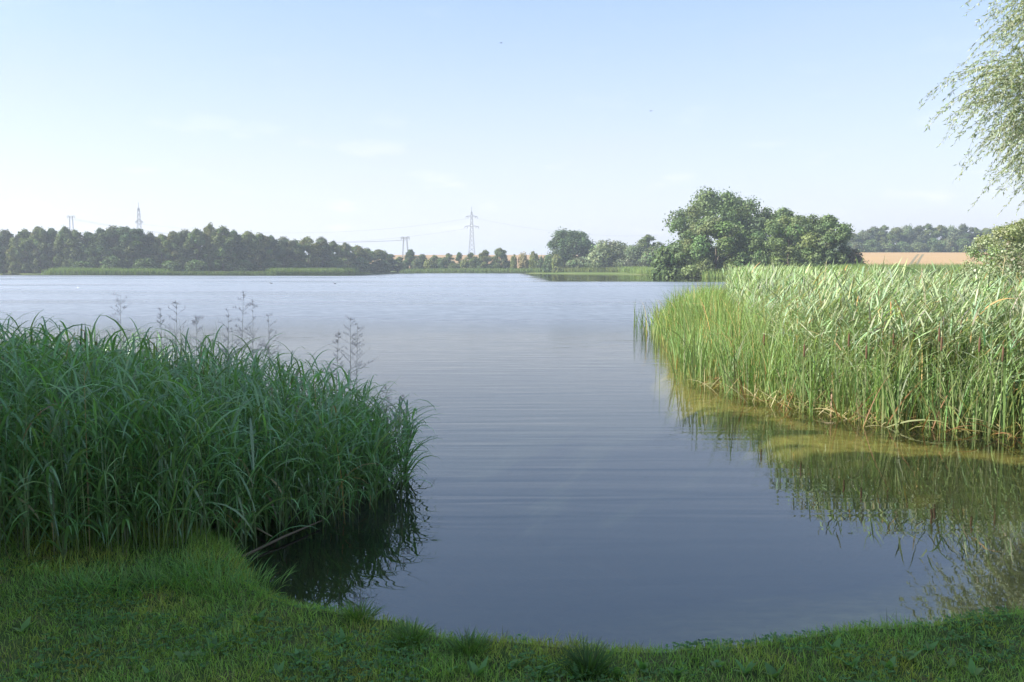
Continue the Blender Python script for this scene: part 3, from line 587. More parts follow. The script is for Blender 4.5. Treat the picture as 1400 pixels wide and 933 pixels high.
hh = np.interp(d, [12, 16, 30, 90], [1.9, 2.08, 2.1, 2.25])*g.uniform(.62, 1.06, len(xy))*(1+.05*vnoise(xy[:, 0], xy[:, 1], 1.2, 4))
near = d < 24
parts = leafy_stems(np.c_[xy, z0][near], hh[near], g, 11, .36, .024, (.275, .34, .205), (.22, .26, .12), dead=.06, lean=(.35, 1.25), bend=(.0, 1.1), hmin=.15, S=4, pref=R(-20), prefk=.3, amt=.22)
parts += leafy_stems(np.c_[xy, z0][~near], hh[~near], g, 8, .45, .042, (.26, .335, .18), (.22, .26, .12), lean=(.4, .9), bend=(.1, .8), hmin=.35, S=3, pref=R(-20), prefk=.4)
V, F, c = cat_parts(parts)
tag(link('reed_bed', make_mesh('reed_bed_right', V, F, c, M_reed)), 'tall sunlit grey green reed bed filling the right shore', 'reeds', kind='stuff')
# dead litter at the foot of the right bed
edge = np.array([(3.35, 17.0), (3.95, 14.0), (4.4, 13.0), (5.1, 11.75), (6.5, 11.0), (9, 10.6)]); ln = np.linspace(0, 5, 2000); nd = 420; tt = g.uniform(0, 5, nd)
ex = np.interp(tt, range(6), edge[:, 0])+g.normal(.15, .18, nd); ey = np.interp(tt, range(6), edge[:, 1])+g.normal(.15, .18, nd)
cc = np.array([(.32, .26, .12), (.27, .15, .07), (.22, .24, .08), (.36, .32, .18)])[g.integers(0, 4, nd)]*g.uniform(.7, 1.15, (nd, 1))
V, F, c = ribbons(np.c_[ex, ey, np.full(nd, -.02)], g.uniform(0, 6.28, nd), g.uniform(.25, .9, nd), g.uniform(.012, .026, nd), g.uniform(.3, 1.2, nd), g.uniform(.0, 1.2, nd), 5, cc, g=g)
V[:, 2] = np.maximum(V[:, 2], -.03+.05*g.random(len(V))*0)
tag(link('dead_reed_litter', make_mesh('dead_reed_litter', V, F, c, M_reed)), 'straw and rust coloured dead leaves at the foot of the right reeds', 'dead leaves', kind='stuff')
# thin outlying stalks standing in open water left of the right bed
for i, (px, py) in enumerate([(868, 447), (872, 452), (877, 449), (881, 456), (885, 458)]):
    p = atZ(px, py, 0.); e = empty('bulrush_plant', (p.x, p.y, -.3)); gg = np.random.default_rng(300+i)
    for k in range(5):
        V, F, c = ribbons(np.zeros((1, 3))+gg.normal(0, .04, 3)*np.array([1, 1, 0]), gg.uniform(0, 6.28, 1), gg.uniform(.9, 1.5, 1), .028, abs(gg.normal(0, .1)), abs(gg.normal(0, .3)), 6, jitter_cols((.11, .16, .05), 1, .15, gg), g=gg)
        link('leaf', make_mesh('leaf', V, F, c, M_reed), e)
    tag(e, 'thin bulrush standing in open water off the right bed, %s from the left' % ORD[i], 'bulrush', 'outlying bulrushes')
# ---- single plants on the front edges, each a thing of its own
def leaf_pool(n, seed, L, W, lean, bend, col, power, mat_=None):
    gg = np.random.default_rng(seed); out_ = []
    for i in range(n):
        cc = jitter_cols(col, 1, .18, gg)
        V, F, c = ribbons(np.zeros((1, 3)), 0., L*gg.uniform(.75, 1.25), W*gg.uniform(.8, 1.2), gg.uniform(*lean), gg.uniform(*bend), 7, cc, tipcol=cc*1.1, twist=gg.normal(0, .3, 1), power=power, g=gg)
        out_.append(make_mesh('leaf', V, F, c, mat_ or M_reed))
    return out_
def stem_pool(n, seed, H, col):
    gg = np.random.default_rng(seed); out_ = []
    for i in range(n):
        V, F, c = tube([(0, 0, 0), (gg.normal(0, .01), gg.normal(0, .01), H*.5), (gg.normal(0, .05), gg.normal(0, .05), H)], [.006, .005, .002], 5, col); out_.append(make_mesh('stem', V, F, c, M_stem))
    return out_
def edge_points(poly_pts, n, gg, inset):
    q = np.asarray(poly_pts, float); seg = np.hypot(*np.diff(q, axis=0).T); s = np.r_[0, np.cumsum(seg)]; u = np.sort(gg.uniform(0, s[-1], n))
    return np.c_[np.interp(u, s, q[:, 0])+gg.normal(0, inset, n), np.interp(u, s, q[:, 1])+np.abs(gg.normal(0, inset, n))]
gg = np.random.default_rng(400); LP = leaf_pool(14, 401, .55, .022, (.3, .65), (1.3, 2.5), (.18, .325, .115), 1.7, M_reedshade); SP = stem_pool(4, 402, 1.0, (.09, .13, .04))
pts = edge_points([(-1.25, 9.1), (-1.15, 8.4), (-1.3, 7.8), (-2.0, 7.0), (-2.2, 6.4), (-2.55, 6.0), (-3.2, 5.72), (-4.8, 5.6)], 90, gg, .12)
for i, (x, y) in enumerate(pts):
    H = float(np.interp(x, [-4, -2, -1.3], [1.0, .9, .7]))*gg.uniform(.7, 1.1); x = min(x, -1.12); e = empty('reed_plant', (x, y, max(float(land(x, y)), -.12)-.02), gg.uniform(0, 6.28))
    e.rotation_euler[0] = gg.normal(0, .08)
    link('stem', SP[i % 4], e, sc=(1, 1, H))
    for k in range(7): link('leaf', LP[int(gg.integers(14))], e, (0, 0, H*(.12+.86*k/6)), (0, 0, k*math.pi+gg.normal(0, .7)))
    tag(e, 'reed with long arching leaves on the front edge of the shaded left bed', 'reed', 'reeds on the front edge of the left bed')
LP = leaf_pool(14, 411, 1.25, .021, (.02, .35), (.2, 1.6), (.17, .245, .09), 2.2)
pts = edge_points([(3.45, 17.3), (3.6, 16.4), (4.05, 14.1), (4.45, 13.1), (5.15, 11.85), (6.5, 11.1), (8, 10.9)], 75, gg, .2)
for i, (x, y) in enumerate(pts):
    e = empty('bulrush_plant', (x, y, -.12), gg.uniform(0, 6.28)); s = gg.uniform(.75, 1.25)
    for k in range(6): link('leaf', LP[int(gg.integers(14))], e, (gg.normal(0, .015), gg.normal(0, .015), 0), (0, 0, k*math.pi+gg.normal(0, .5)), (s, s, s))
    tag(e, 'sunlit bulrush with upright strap leaves on the water edge of the right bed', 'bulrush', 'bulrushes on the edge of the right bed')
# brown bulrush heads
m_head = flatmat('bulrush_head', (.10, .055, .03), .95, nscale=60, namt=.3)
hv = [tube([(0, 0, 0), (.004, 0, .7), (.0, .003, 1.0)], [.006, .005, .004], 5, (.13, .15, .06)), ]
Vs, Fs, cs = hv[0]; me_st = make_mesh('stalk', Vs, Fs, cs, M_stem)
Vh, Fh, ch = tube([(0, 0, z) for z in (1., 1.004, 1.02, 1.1, 1.16, 1.175, 1.18, 1.25)], [.003, .009, .0125, .013, .0115, .006, .003, .001], 8, (.1, .06, .03)); me_hd = make_mesh('head', Vh, Fh, ch, m_head, True)
heads = [(116, 440, 9.3), (110, 447, 9.4), (131, 455, 9.2), (1285, 440, 12.7), (1185, 470, 13.0), (1288, 455, 12.6), (1235, 445, 13.5), (1222, 450, 13.6), (1250, 443, 13.4), (1340, 455, 12.2), (1372, 470, 12.0), (1161, 452, 13.8), (1100, 470, 14.2), (1315, 430, 13.3), (1045, 455, 15.5)]
heads = heads[:3]+sorted((a_, b_, c_-1.0) for a_, b_, c_ in heads[3:])
for i, (px, py, Y) in enumerate(heads):
    p = atY(px, py, Y); zb = float(max(land(p.x, Y), -.2)); s = p.z-zb; e = empty('bulrush_spike', (p.x, Y, zb)); e.rotation_euler = (random.gauss(0, .04), random.gauss(0, .06), 0)
    link('stalk', me_st, e, sc=(1, 1, s/1.2)); h_ = link('head', me_hd, e, (0, 0, s/1.2-1.0*1.1), sc=(1.15, 1.15, 1.1))
    e.rotation_euler = (0, 0, 0)
    tag(e, ('brown bulrush spike rising from the left bed, %s from the left' % ORD[[1, 0, 2][i]]) if i < 3 else 'brown bulrush spike among the reeds of the right bed, %s from the left' % ORD[i-3], 'bulrush', 'bulrush spikes in the left bed' if i < 3 else 'bulrush spikes in the right bed')
# feathery flowering grasses above the left bed
def panicle(px, py_top, py_bot, Y, wpx, lab, seed):
    gg = np.random.default_rng(seed); p0 = atY(px, py_bot, Y); p1 = atY(px+gg.normal(0, 3), py_top, Y); zb = float(land(p0.x, Y)); e = empty('flowering_grass', (p0.x, Y, zb))
    h0, h1 = p0.z-zb-.12, p1.z-zb; bx = p1.x-p0.x; w_ = wpx/FPX*Y*.5
    V, F, c = tube([(0, 0, 0), (bx*.2, 0, h0), (bx*.6, 0, (h0+h1)/2), (bx, 0, h1)], [.003, .0024, .0018, .001], 4, (.34, .3, .22)); link('stem', make_mesh('stem', V, F, c, M_stem), e)
    pr = []
    for k in range(26):
        f = gg.random()**1.1; zc = h0+.0+(h1-h0)*f; a = gg.uniform(0, 6.28); ln = w_*(1.75-1.3*f)*gg.uniform(.6, 1.3); o_ = np.array([bx*(.2+.8*f), 0, zc]); dr = np.array([math.cos(a), math.sin(a), gg.uniform(.35, 1.2)]); dr /= np.linalg.norm(dr)
        mid_ = o_+dr*ln*.55; end = o_+dr*ln+np.array([0, 0, -.02])
        pr.append(tube([o_, mid_, end], [.0013, .001, .0007], 3, (.58, .48, .45)))
        for q in range(8):
            s0 = o_+(end-o_)*gg.uniform(.25, 1); s1 = s0+np.array([gg.normal(0, .4), gg.normal(0, .4), gg.uniform(.1, 1)])*.035
            pr.append(tube([s0, (s0+s1)/2, s1], [.0006, .0013, .0005], 3, (.62, .52, .5)))
    V, F, c = cat_parts(pr); link('panicle', make_mesh('panicle', V, F, c, M_stem), e)
    tag(e, lab, 'grass', 'flowering grasses above the left bed')
for i, a in enumerate([(163, 403, 462, 9.0, 36, 'tall feathery grass plume, leftmost above the left reeds'), (222, 420, 470, 9.1, 24, 'narrow feathery grass plume, second from the left above the reeds'), (241, 413, 470, 9.0, 38, 'wide feathery grass plume left of the tallest pair'),
                       (268, 436, 478, 9.2, 36, 'low faint grass plume between the left plumes and the tallest'), (312, 425, 478, 8.9, 34, 'feathery grass plume just left of the tallest one'), (329, 399, 470, 8.9, 36, 'tallest feathery grass plume above the left reeds'), (345, 412, 474, 8.9, 30, 'feathery grass plume just right of the tallest one'), (368, 432, 480, 8.8, 36, 'bushy grass plume standing right of the tallest pair'),
                       (459, 450, 500, 8.6, 24, 'thin grass plume left of the plume at the bed corner'), (479, 434, 500, 8.6, 44, 'broad feathery grass plume near the right end of the bed'), (487, 442, 505, 8.5, 30, 'slim plume tight against the broad one near the right end'), (530, 530, 580, 8.6, 30, 'faint low grass plume leaning over the water at the bed end'), (548, 540, 590, 8.7, 24, 'pale grass plume, rightmost over the water')]): panicle(*a, 500+i)
# leaning reed over the water, fallen stalk, tall dry stalks on the right
gg = np.random.default_rng(610)
p = atZ(538, 664, 0.); e = empty('leaning_reed', (p.x, p.y, .1))
for k in range(5):
    V, F, c = ribbons(np.zeros((1, 3)), np.array([R(-12)+gg.normal(0, .3)]), gg.uniform(.3, .42), .018, .85+gg.normal(0, .12), gg.uniform(.4, 1.0), 6, jitter_cols((.085, .15, .05), 1, .1, gg), g=gg); link('leaf', make_mesh('leaf', V, F, c, M_reed), e)
tag(e, 'bent reed with leaves drooping over the water at the right tip of the left bed', 'reed')
for (pa, pb, r, lab, colr) in [((330, 762), (440, 712), .012, 'long fallen brown stalk lying on the mud below the left reeds', (.11, .08, .045)), ((334, 716), (372, 734), .009, 'short pale broken stalk poking out below the left reeds', (.42, .33, .2))]:
    a, b_ = atZ(*pa, .02), atZ(*pb, .04); e_ = [tuple(a), tuple((a+b_)/2+Vector((0, 0, .01))), tuple(b_)]
    V, F, c = tube(e_, [r, r*.9, r*.5], 6, colr); tag(link('fallen_stalk', make_mesh('fallen_stalk', V, F, c, M_stem, True)), lab, 'stalk')
for i, (px0, py0, px1, py1, Y, lab) in enumerate([(1364, 430, 1374, 350, 14, 'tall pale dry stalk standing above the reeds near the right edge'), (1396, 420, 1390, 378, 14, 'short pale dry stalk at the right edge above the reeds'), (1125, 400, 1130, 358, 15, 'single pale reed flower stalk rising above the right bed')]):
    a, b_ = atY(px0, py0, Y), atY(px1, py1, Y); V, F, c = tube([(a.x, Y, max(-.1, float(land(a.x, Y)))), tuple(a), tuple(b_)], [.009, .008, .003], 5, (.45, .38, .22)); o_ = tag(link('dry_stalk', make_mesh('dry_stalk', V, F, c, M_stem, True)), lab, 'stalk')
    q = np.linspace(.55, 1, 8); Q = np.outer(1-q, np.array(a))+np.outer(q, np.array(b_)); V, F, c = ribbons(Q, gg.uniform(0, 6.28, 8), .16, .012, .6, .5, 4, jitter_cols((.4, .36, .2) if i < 2 else (.22, .26, .13), 8, .1, gg), g=gg); link('seed_head', make_mesh('seed_head', V, F, c, M_reed), o_)
# far reed fringes
def fringe(label, pts, n, h, col, width, depth, seed):
    gg = np.random.default_rng(seed); q = np.asarray(pts, float); u = gg.uniform(0, len(q)-1, n); x = np.interp(u, range(len(q)), q[:, 0]); y = np.interp(u, range(len(q)), q[:, 1])+gg.uniform(0, depth, n); x = x+gg.uniform(0, depth*.8, n); z = np.maximum(land(x, y), -.3)
    V, F, c = ribbons(np.c_[x, y, z], gg.uniform(0, 6.28, n), h*gg.uniform(.7, 1.15, n), width, np.abs(gg.normal(0, .1, n)), np.abs(gg.normal(0, .4, n)), 2, jitter_cols(col, n, .14, gg), twist=gg.normal(0, .9, n), power=2, g=gg)
    tag(link('reed_fringe', make_mesh('reed_fringe', V, F, c, M_far)), label, 'reeds', kind='stuff')
def P2(px, Y): return ((px-700)/FPX*Y, Y)
fringe('pale green reed fringe before the far left wood', [P2(58, 288), P2(120, 287), P2(210, 290)], 9000, 2.4, (.13, .19, .05), .16, 6, 1)
fringe('thin reed fringe under the middle of the far left wood', [P2(210, 291), P2(280, 299), P2(362, 312)], 5000, 1.5, (.10, .14, .045), .16, 4, 2)
fringe('pale green reed patch near the right end of the far left wood', [P2(362, 310), P2(420, 326), P2(478, 352)], 6000, 2.6, (.13, .185, .05), .16, 5, 3)
fringe('green reed fringe along the middle far shore', [P2(545, 388), P2(640, 384), P2(740, 372)], 7000, 2.0, (.12, .17, .05), .18, 5, 4)
fringe('reed fringe below the round oak and willow', [P2(740, 366), P2(800, 350), P2(850, 335)], 7000, 2.1, (.14, .17, .055), .16, 7, 5)
fringe('bright green marsh reeds before the largest oak', [P2(846, 330), P2(885, 288), P2(935, 258), P2(960, 215), P2(965, 190)], 12000, 2.3, (.16, .22, .06), .15, 9, 6)
fringe('green meadow reeds between the right bed and the leafy trees', [(30, 92), (48, 150), (70, 180), (105, 180)], 14000, 1.9, (.14, .20, .055), .12, 14, 7)
# bushes at the right edge beyond the reeds
proto('edgebush', 71, 'shrub', 3.4, 2.2, 7000, .12, (.25, .285, .165), M_willow, .06)
proto('edgetree', 72, 'alder', 6.5, 3.0, 8000, .18, (.22, .255, .13), M_willow, .12)
for i, (nm, px, py, Y, wm, key, lab, cat) in enumerate([('willow_bush', 1372, 352, 24, 2.3, 'edgebush', 'grey green willow bush behind the reeds at the right edge', 'bush'), ('willow_bush', 1335, 372, 26, 1.5, 'edgebush', 'low grey green bush left of the willow bush behind the reeds', 'bush'), ('young_tree', 1392, 302, 60, 5.2, 'edgetree', 'young pale green tree at the right edge before the wood', 'tree'), ('young_tree', 1350, 322, 75, 4.0, 'edgetree', 'smaller young tree left of the one at the right edge', 'tree')]):
    p = atY(px, py, Y); plant_tree(nm, lab, cat, key, p.x, Y, p.z-float(land(p.x, Y)), wm, i*2.)

# ------------------------------------------------------------------ the near willow at the right edge
def willow(seed):
    gg = np.random.default_rng(seed); base = np.array([18.6, 21.5, float(land(18.6, 21.5))]); e = empty('willow_tree', tuple(base))
    # lobes of the crown: centre, radius, number of strands
    lobes = [((12.9, 20.0, 6.2), 2.1, 380), ((11.8, 20.2, 6.7), 1.2, 105), ((13.6, 20.5, 5.3), 1.9, 280), ((13.5, 20.0, 8.9), 2.1, 420), ((12.9, 20.6, 8.4), 1.3, 150), ((14.2, 20.3, 11.2), 2.7, 300), ((15.5, 23, 6.8), 3, 260), ((16.8, 20.8, 10), 3.5, 330), ((16.5, 18.8, 7.5), 2.8, 240), ((18.9, 21.5, 13), 4, 330), ((21, 22.6, 10), 4, 240), ((19.8, 25, 9.5), 3.6, 200), ((15.6, 21, 14.4), 2.9, 240), ((14.2, 19.7, 4.6), 1.5, 150)]
    V0, wood = [], [tube(np.array([(0, 0, -.3), (-.15, 0, 2.2), (-.5, -.1, 5.0), (-1.0, -.3, 8.0), (-1.2, -.5, 12.0)]), [.5, .4, .34, .24, .08], 8, (.09, .075, .05))]
    fork = np.array([-.5, -.1, 4.6]); lP, lD, lN, tw = [], [], [], []
    for c_, r_, ns in lobes:
        c_ = np.array(c_)-base; tt = np.linspace(0, 1, 7)[:, None]; md = (fork+c_)/2+np.array([0, 0, 1.2])
        wood.append(tube((1-tt)**2*fork+2*tt*(1-tt)*md+tt**2*c_, np.linspace(.14, .025, 7), 5, (.10, .085, .05)))
        for s in range(ns):
            d_ = gg.normal(0, 1, 3); d_ /= np.linalg.norm(d_); p0 = c_+d_*r_*gg.uniform(.1, .8)*np.array([1, 1, .75])
            out_ = d_*np.array([1, 1, .4])+np.array([-.25, 0, .05])+gg.normal(0, .3, 3); out_ /= np.linalg.norm(out_); L = gg.uniform(.6, 1.5); K = 9
            f = np.linspace(0, 1, K)[:, None]; path = p0+out_*L*f+np.array([0, 0, -1.])*(L*.6*f**2)
            tw.append(tube(path[::2], np.linspace(.005, .0015, 5), 3, (.13, .12, .05)))
            T = np.gradient(path, axis=0); T /= np.linalg.norm(T, axis=1, keepdims=True)
            m_ = int(L*46); u = gg.uniform(.05, 1, m_); ii = u*(K-1); i0 = np.minimum(ii.astype(int), K-2); fr_ = (ii-i0)[:, None]
            lP.append(path[i0]*(1-fr_)+path[i0+1]*fr_); dd = T[i0]*.8+gg.normal(0, .5, (m_, 3))+np.array([0, 0, -.25]); lD.append(dd/np.linalg.norm(dd, axis=1, keepdims=True)); lN.append(gg.normal(0, 1, (m_, 3)))
    P, D, Nn = np.concatenate(lP), np.concatenate(lD), np.concatenate(lN); n = len(P)
    A = np.cross(D, Nn); A /= np.linalg.norm(A, axis=1, keepdims=True)+1e-6; B = np.cross(D, A); L = gg.uniform(.07, .13, n)[:, None]; W = gg.uniform(.009, .015, n)[:, None]
    V = np.stack([P, P+D*L*.45+A*W, P+D*L+B*L*.12, P+D*L*.45-A*W], 1).reshape(-1, 3); F = np.arange(n*4).reshape(n, 4)
    cc = jitter_cols((.29, .33, .22), n, .13, gg); link('crown', make_mesh('crown', V, F, np.repeat(cc, 4, 0), M_willow), e)
    V, F, c = cat_parts(tw); link('twigs', make_mesh('twigs', V, F, c, M_stem), e)
    V, F, c = cat_parts(wood); link('trunk', make_mesh('trunk', V, F, c, M_bark, True), e)
    tag(e, 'pale green willow hanging into the picture at the upper right', 'tree')
willow(77)
# trees on the shore left of the view: they shade the lawn and the left reeds
proto('shade', 81, 'big', 13, 4.6, 11500, .38, (.06, .10, .035), M_tree, .22, 12)
for i, (x, y, H, wd_) in enumerate([(-12.8, -1.2, 17.5, 9.6), (-16, 4.2, 18.5, 9.4), (-20, 6.6, 19.5, 10), (-23.5, 9.6, 19.5, 10), (-17.5, .4, 22, 9.5)]):
    plant_tree('shore_tree', 'leafy tree on the near shore left of the shaded lawn, %s of five' % ORD[i], 'tree', 'shade', x, y, H, wd_, i*1.9, 'trees on the near left shore')

# ------------------------------------------------------------------ lawn
g = np.random.default_rng(900)
n = 210000
ang = g.uniform(-.66, .66, n); dist = np.sqrt(g.uniform(3.7**2, 7.4**2, n)); x = dist*np.tan(ang)*.95; y = dist
s = pdist(LAKE, x, y)*np.where(inpoly(LAKE, x, y), -1, 1)+.04*vnoise(x, y, 9., 33)
dens = .55+.45*vnoise(x, y, 5., 21)+.35*vnoise(x, y, 14., 22)
bare = ((x+.62)/.28)**2+((y-5.03-.1*np.sin(x*9))/.055)**2 < 1
ok = (s > -.01) & ~(bare & (g.random(n) < .85)) & (g.random(n) < np.clip(dens+.25, .25, 1)) & ~((y > 7.1) & (x < -2.3)); x, y, s = x[ok], y[ok], s[ok]; n = len(x)
tall = sstep(.35, 1., vnoise(x, y, 6., 41)+.3*vnoise(x, y, 17., 42))+.4*np.exp(-((x+1.9)/.4)**2-((y-6.0)/.35)**2)+.5*np.exp(-(s/.12)**2)+.5*sstep(5.45, 5.9, y)*(x < -2)
tall = tall*np.clip(.75+.8*vnoise(x, y, 13., 71)+.7*vnoise(x, y, 31., 72), .05, 2.)+.35*np.clip(vnoise(x, y, 19., 73), 0, 1)
L = (.042+.055*tall)*g.uniform(.5, 1.7, n)+.02*(g.random(n) < .03)
cn_ = (1.1*vnoise(x, y, 4.5, 51)+.9*vnoise(x, y, 12., 52))[:, None]; c1, c2, c3 = np.array([.29, .43, .085]), np.array([.41, .44, .085]), np.array([.23, .40, .09])
cc = c1+(c2-c1)*np.clip(cn_, 0, 1)+(c3-c1)*np.clip(-cn_, 0, 1); cc = cc*(1+g.normal(0, .2, (n, 1)))*(1+g.normal(0, .06, (n, 3))); dry = g.random(n) < .07; cc[dry] = jitter_cols((.30, .25, .12), int(dry.sum()), .2, g)
V, F, c = ribbons(np.c_[x, y, land(x, y)-.008], g.uniform(0, 6.28, n), L, g.uniform(.0028, .0055, n), np.abs(g.normal(.25, .3, n)), g.uniform(.1, 1.4, n), 2, np.clip(cc, .01, .6), g=g, power=1.3)
tag(link('lawn_grass', make_mesh('lawn_grass', V, F, c, M_grass)), 'short shaded lawn grass along the near shore', 'grass', kind='stuff')
# clover and small leaves in the lawn
n = 9000; ang = g.uniform(-.62, .62, n); dist = np.sqrt(g.uniform(3.8**2, 5.8**2, n)); x = dist*np.tan(ang); y = dist; s = pdist(LAKE, x, y)*np.where(inpoly(LAKE, x, y), -1, 1)
ok = (s > .1) & (vnoise(x, y, 3.5, 61)+.4*vnoise(x, y, 11., 62)+g.normal(0, .15, n) > .05); x, y = x[ok], y[ok]; n = len(x); z = land(x, y)+g.uniform(.02, .05, n); k3 = np.repeat(np.arange(n), 3); az = np.tile([0, 2.09, 4.19], n)+g.uniform(0, 6.28, n)[k3]
V, F, c = ribbons(np.c_[x, y, z][k3], az, g.uniform(.012, .024, n)[k3], g.uniform(.012, .022, n)[k3], g.uniform(.9, 1.6, n*3), .2, 3, jitter_cols((.11, .22, .06), n*3, .18, g), twist=0., wide=.6, g=g)
tag(link('clover', make_mesh('clover', V, F, c, M_grass)), 'clover leaves scattered through the near lawn', 'clover', kind='stuff')
# broadleaf weeds
wl = leaf_pool(8, 700, .075, .04, (.5, 1.3), (.1, .9), (.15, .28, .09), 1.2, M_grass)
weeds = [(62, 915), (140, 880), (205, 925), (255, 905), (330, 870), (350, 852), (410, 905), (575, 928), (620, 920), (655, 925), (700, 915), (742, 922), (845, 925), (880, 918), (925, 925), (980, 915), (1020, 922), (1095, 905), (1140, 895), (1165, 915), (1215, 918), (1240, 905), (1300, 915), (1330, 925), (1370, 900), (30, 865), (470, 880)]
weeds += [(95, 895), (290, 888), (520, 912), (790, 930), (950, 905), (1060, 928), (1270, 890), (1345, 885), (380, 925)]
weeds.sort()
for i, (px, py) in enumerate(weeds):
    p = atZ(px, py, .2); z = float(land(p.x, p.y)); p = atZ(px, py, z); e = empty('broadleaf_weed', (p.x, p.y, z), random.uniform(0, 6.28)); s = random.uniform(.7, 1.25)
    for k in range(random.randint(3, 6)): link('leaf', wl[random.randrange(8)], e, (0, 0, .005), (random.gauss(0, .15), 0, k*1.3+random.gauss(0, .5)), (s*random.uniform(.6, 1.2), s, s))
    tag(e, 'low broadleaf weed in the near lawn, %s from the left' % ORD[i], 'weed', 'broadleaf weeds in the near lawn')
def tuft(px, py, nb, Lm, col, lab, seed, spread=.07):
    gg = np.random.default_rng(seed); p = atZ(px, py, .17); z = float(land(p.x, p.y)); rr = np.clip(gg.normal(0, spread, (nb, 2)), -1.7*spread, 1.7*spread); P = np.c_[rr*.6, np.zeros(nb)]
    V, F, c = ribbons(P, np.arctan2(rr[:, 1], rr[:, 0])+gg.normal(0, .4, nb), Lm*gg.uniform(.5, 1.2, nb), .005, np.clip(np.hypot(*rr.T)/spread*.25+np.abs(gg.normal(0, .2, nb)), 0, .9), gg.uniform(.3, 1.4, nb), 4, jitter_cols(col, nb, .2, gg), g=gg)
    tag(link('grass_tuft', make_mesh('grass_tuft', V, F, c, M_grass), loc=(p.x, p.y, z)), lab, 'grass tuft')
tuft(806, 912, 420, .17, (.075, .14, .035), 'dark dense grass tuft in the near lawn at bottom centre', 1)
tuft(560, 872, 260, .13, (.12, .21, .045), 'grass tuft at the water edge beside the bare earth patch', 2)
tuft(640, 885, 260, .12, (.12, .21, .045), 'grass tuft on the bank right of the bare earth patch', 3)
tuft(490, 838, 220, .12, (.12, .21, .045), 'upright grass tuft on the bank below the reed reflection', 4)
for i, (px, py) in enumerate([(210, 798), (262, 794), (303, 798), (334, 800), (160, 806), (105, 808), (243, 782), (290, 776)]):
    tuft(px, py, 150, .17, (.19, .34, .08), 'knee high soft grass tuft before the left reeds, %s of eight' % ORD[i], 20+i, .2)
for i, (px, py, L_) in enumerate([(690, 880, .17), (800, 880, .2), (1035, 872, .14), (1118, 866, .2), (1210, 858, .16), (872, 884, .13)]):
    p = atZ(px, py, .1); gg = np.random.default_rng(40+i); V, F, c = ribbons(gg.normal(0, .008, (3, 3))*np.array([1, 1, 0]), gg.uniform(0, 6.28, 3), L_*gg.uniform(.5, 1, 3), .004, gg.uniform(0, .3, 3), .3, 4, jitter_cols((.16, .17, .07), 3, .1, gg), g=gg)
    tag(link('lone_grass', make_mesh('lone_grass', V, F, c, M_grass), loc=(p.x, p.y, float(land(p.x, p.y)))), 'thin lone grass blade cluster on the near bank edge, %s from the left' % ORD[[0, 1, 3, 4, 5, 2][i]], 'grass', 'lone stems on the bank edge')

# ------------------------------------------------------------------ birds
def swimmer(px, py, col, L, lab, name):
    p = atZ(px, py, 0.); e = empty(name, tuple(p), R(180)); mb = flatmat(name+'_plumage', col, .7, nscale=20, namt=.1)
    t_ = np.linspace(-.5, .5, 9); V, F, c = tube([(a*L, 0, L*.10+.12*L*max(0, a)*-1+(.12*L if a < -.4 else 0)) for a in t_], [.01*L, .1*L, .17*L, .21*L, .22*L, .2*L, .16*L, .09*L, .01*L], 10); link('body', make_mesh('body', V, F, c, mb, True), e)
    V, F, c = tube([(.36*L, 0, .12*L), (.42*L, 0, .3*L), (.46*L, 0, .42*L), (.54*L, 0, .44*L), (.6*L, 0, .42*L)], [.08*L, .06*L, .09*L, .085*L, .01*L], 8); link('head', make_mesh('head', V, F, c, mb, True), e)
    V, F, c = tube([(.58*L, 0, .42*L), (.66*L, 0, .41*L), (.7*L, 0, .405*L)], [.03*L, .025*L, .004*L], 6); link('bill', make_mesh('bill', V, F, c, flatmat('bill', (.4, .25, .05), .5), True), e)
    tag(e, lab, 'bird')
swimmer(107, 394, (.8, .8, .78), .26, 'small white waterbird swimming far out on the left', 'white_waterbird')
swimmer(371, 388, (.03, .03, .03), .36, 'dark waterbird swimming far out, left one of two', 'dark_waterbird'); swimmer(458, 388.5, (.03, .03, .03), .36, 'dark waterbird swimming far out, right one of two', 'dark_waterbird')
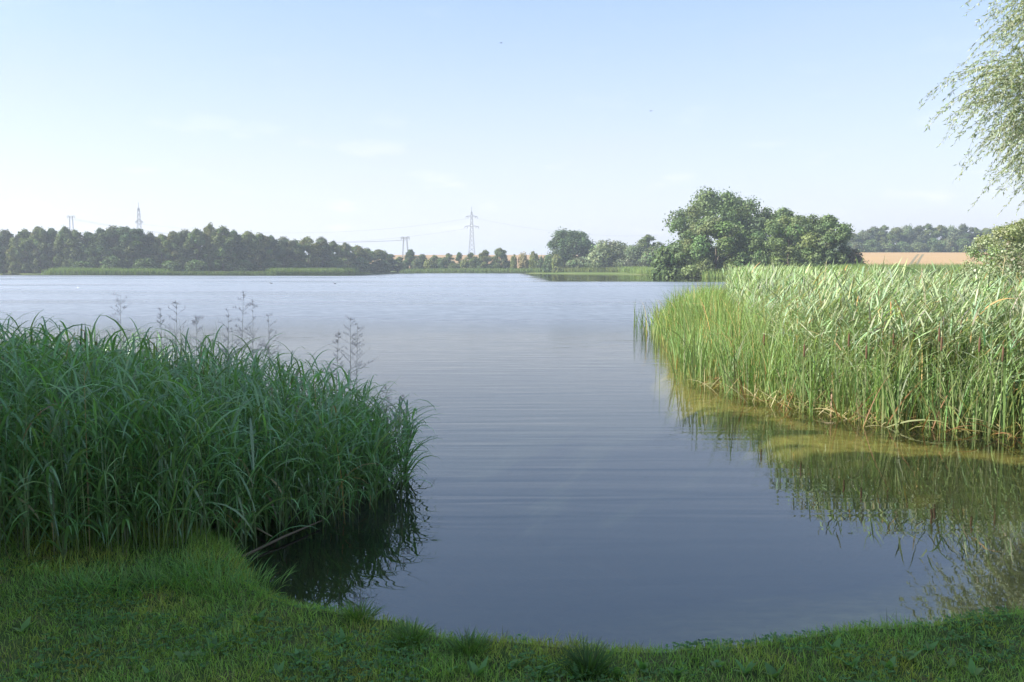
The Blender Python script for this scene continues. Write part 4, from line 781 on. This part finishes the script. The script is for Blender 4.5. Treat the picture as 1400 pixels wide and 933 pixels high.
for i, (px, py) in enumerate([(685, 59), (890, 152)]):
    p = atY(px, py, 60.); e = empty('flying_bird', tuple(p), [.6, 2.2][i]); mb = flatmat('swallow_plumage', (.05, .05, .06), .7, nscale=20)
    V, F, c = tube([(-.09, 0, 0), (-.03, 0, 0), (.03, 0, .003), (.065, 0, .006), (.085, 0, .004)], [.004, .017, .02, .014, .002], 8); link('body', make_mesh('body', V, F, c, mb, True), e)
    for s in (-1, 1):
        V = np.array([(.04, s*.01, .005), (-.01, s*.01, .005), (.035, s*.08, .035), (0, s*.085, .035), (-.05, s*.17, .02), (.04, s*.01, .01), (-.01, s*.01, .009), (.035, s*.08, .039), (0, s*.085, .038), (-.05, s*.17, .022)]); q = [(0, 1, 3, 2), (5, 7, 8, 6), (0, 2, 7, 5), (1, 6, 8, 3)]; t3 = [(2, 3, 4), (7, 9, 8), (2, 4, 9), (2, 9, 7), (3, 8, 9), (3, 9, 4)]
        link('wing', make_mesh('wing', V, [np.array(q), np.array(t3)], mat=mb), e)
    V = np.array([(-.07, .008, .002), (-.07, -.008, .002), (-.16, .03, 0), (-.12, 0, 0), (-.16, -.03, 0), (-.07, .008, -.002), (-.07, -.008, -.002)]); link('tail', make_mesh('tail', V, np.array([(0, 2, 3), (0, 3, 1), (1, 3, 4), (5, 3, 2), (5, 6, 3), (6, 4, 3)]), mat=mb), e)
    tag(e, ['tiny dark bird high in the sky near the top centre', 'tiny dark bird in the sky lower right of the other'][i], 'bird')

# ------------------------------------------------------------------ haze: even summer air round the whole place
zlo, zhi, hx = -3.6, 64., 3100.
V = np.array([(x, y, z) for z in (zlo, zhi) for y in (-hx, hx) for x in (-hx, hx)]); F = np.array([(0, 2, 3, 1), (4, 5, 7, 6), (0, 1, 5, 4), (2, 6, 7, 3), (0, 4, 6, 2), (1, 3, 7, 5)])
m, t, o = newmat('haze'); pv = N(t, 'ShaderNodeVolumePrincipled'); pv.inputs['Color'].default_value = (.82, .9, 1, 1); pv.inputs['Density'].default_value = .0005; pv.inputs['Anisotropy'].default_value = .3
t.links.new(pv.outputs[0], o.inputs['Volume'])
tag(link('haze', make_mesh('haze', V, F, mat=m)), 'pale summer haze filling the air over the lake', 'haze', kind='stuff')
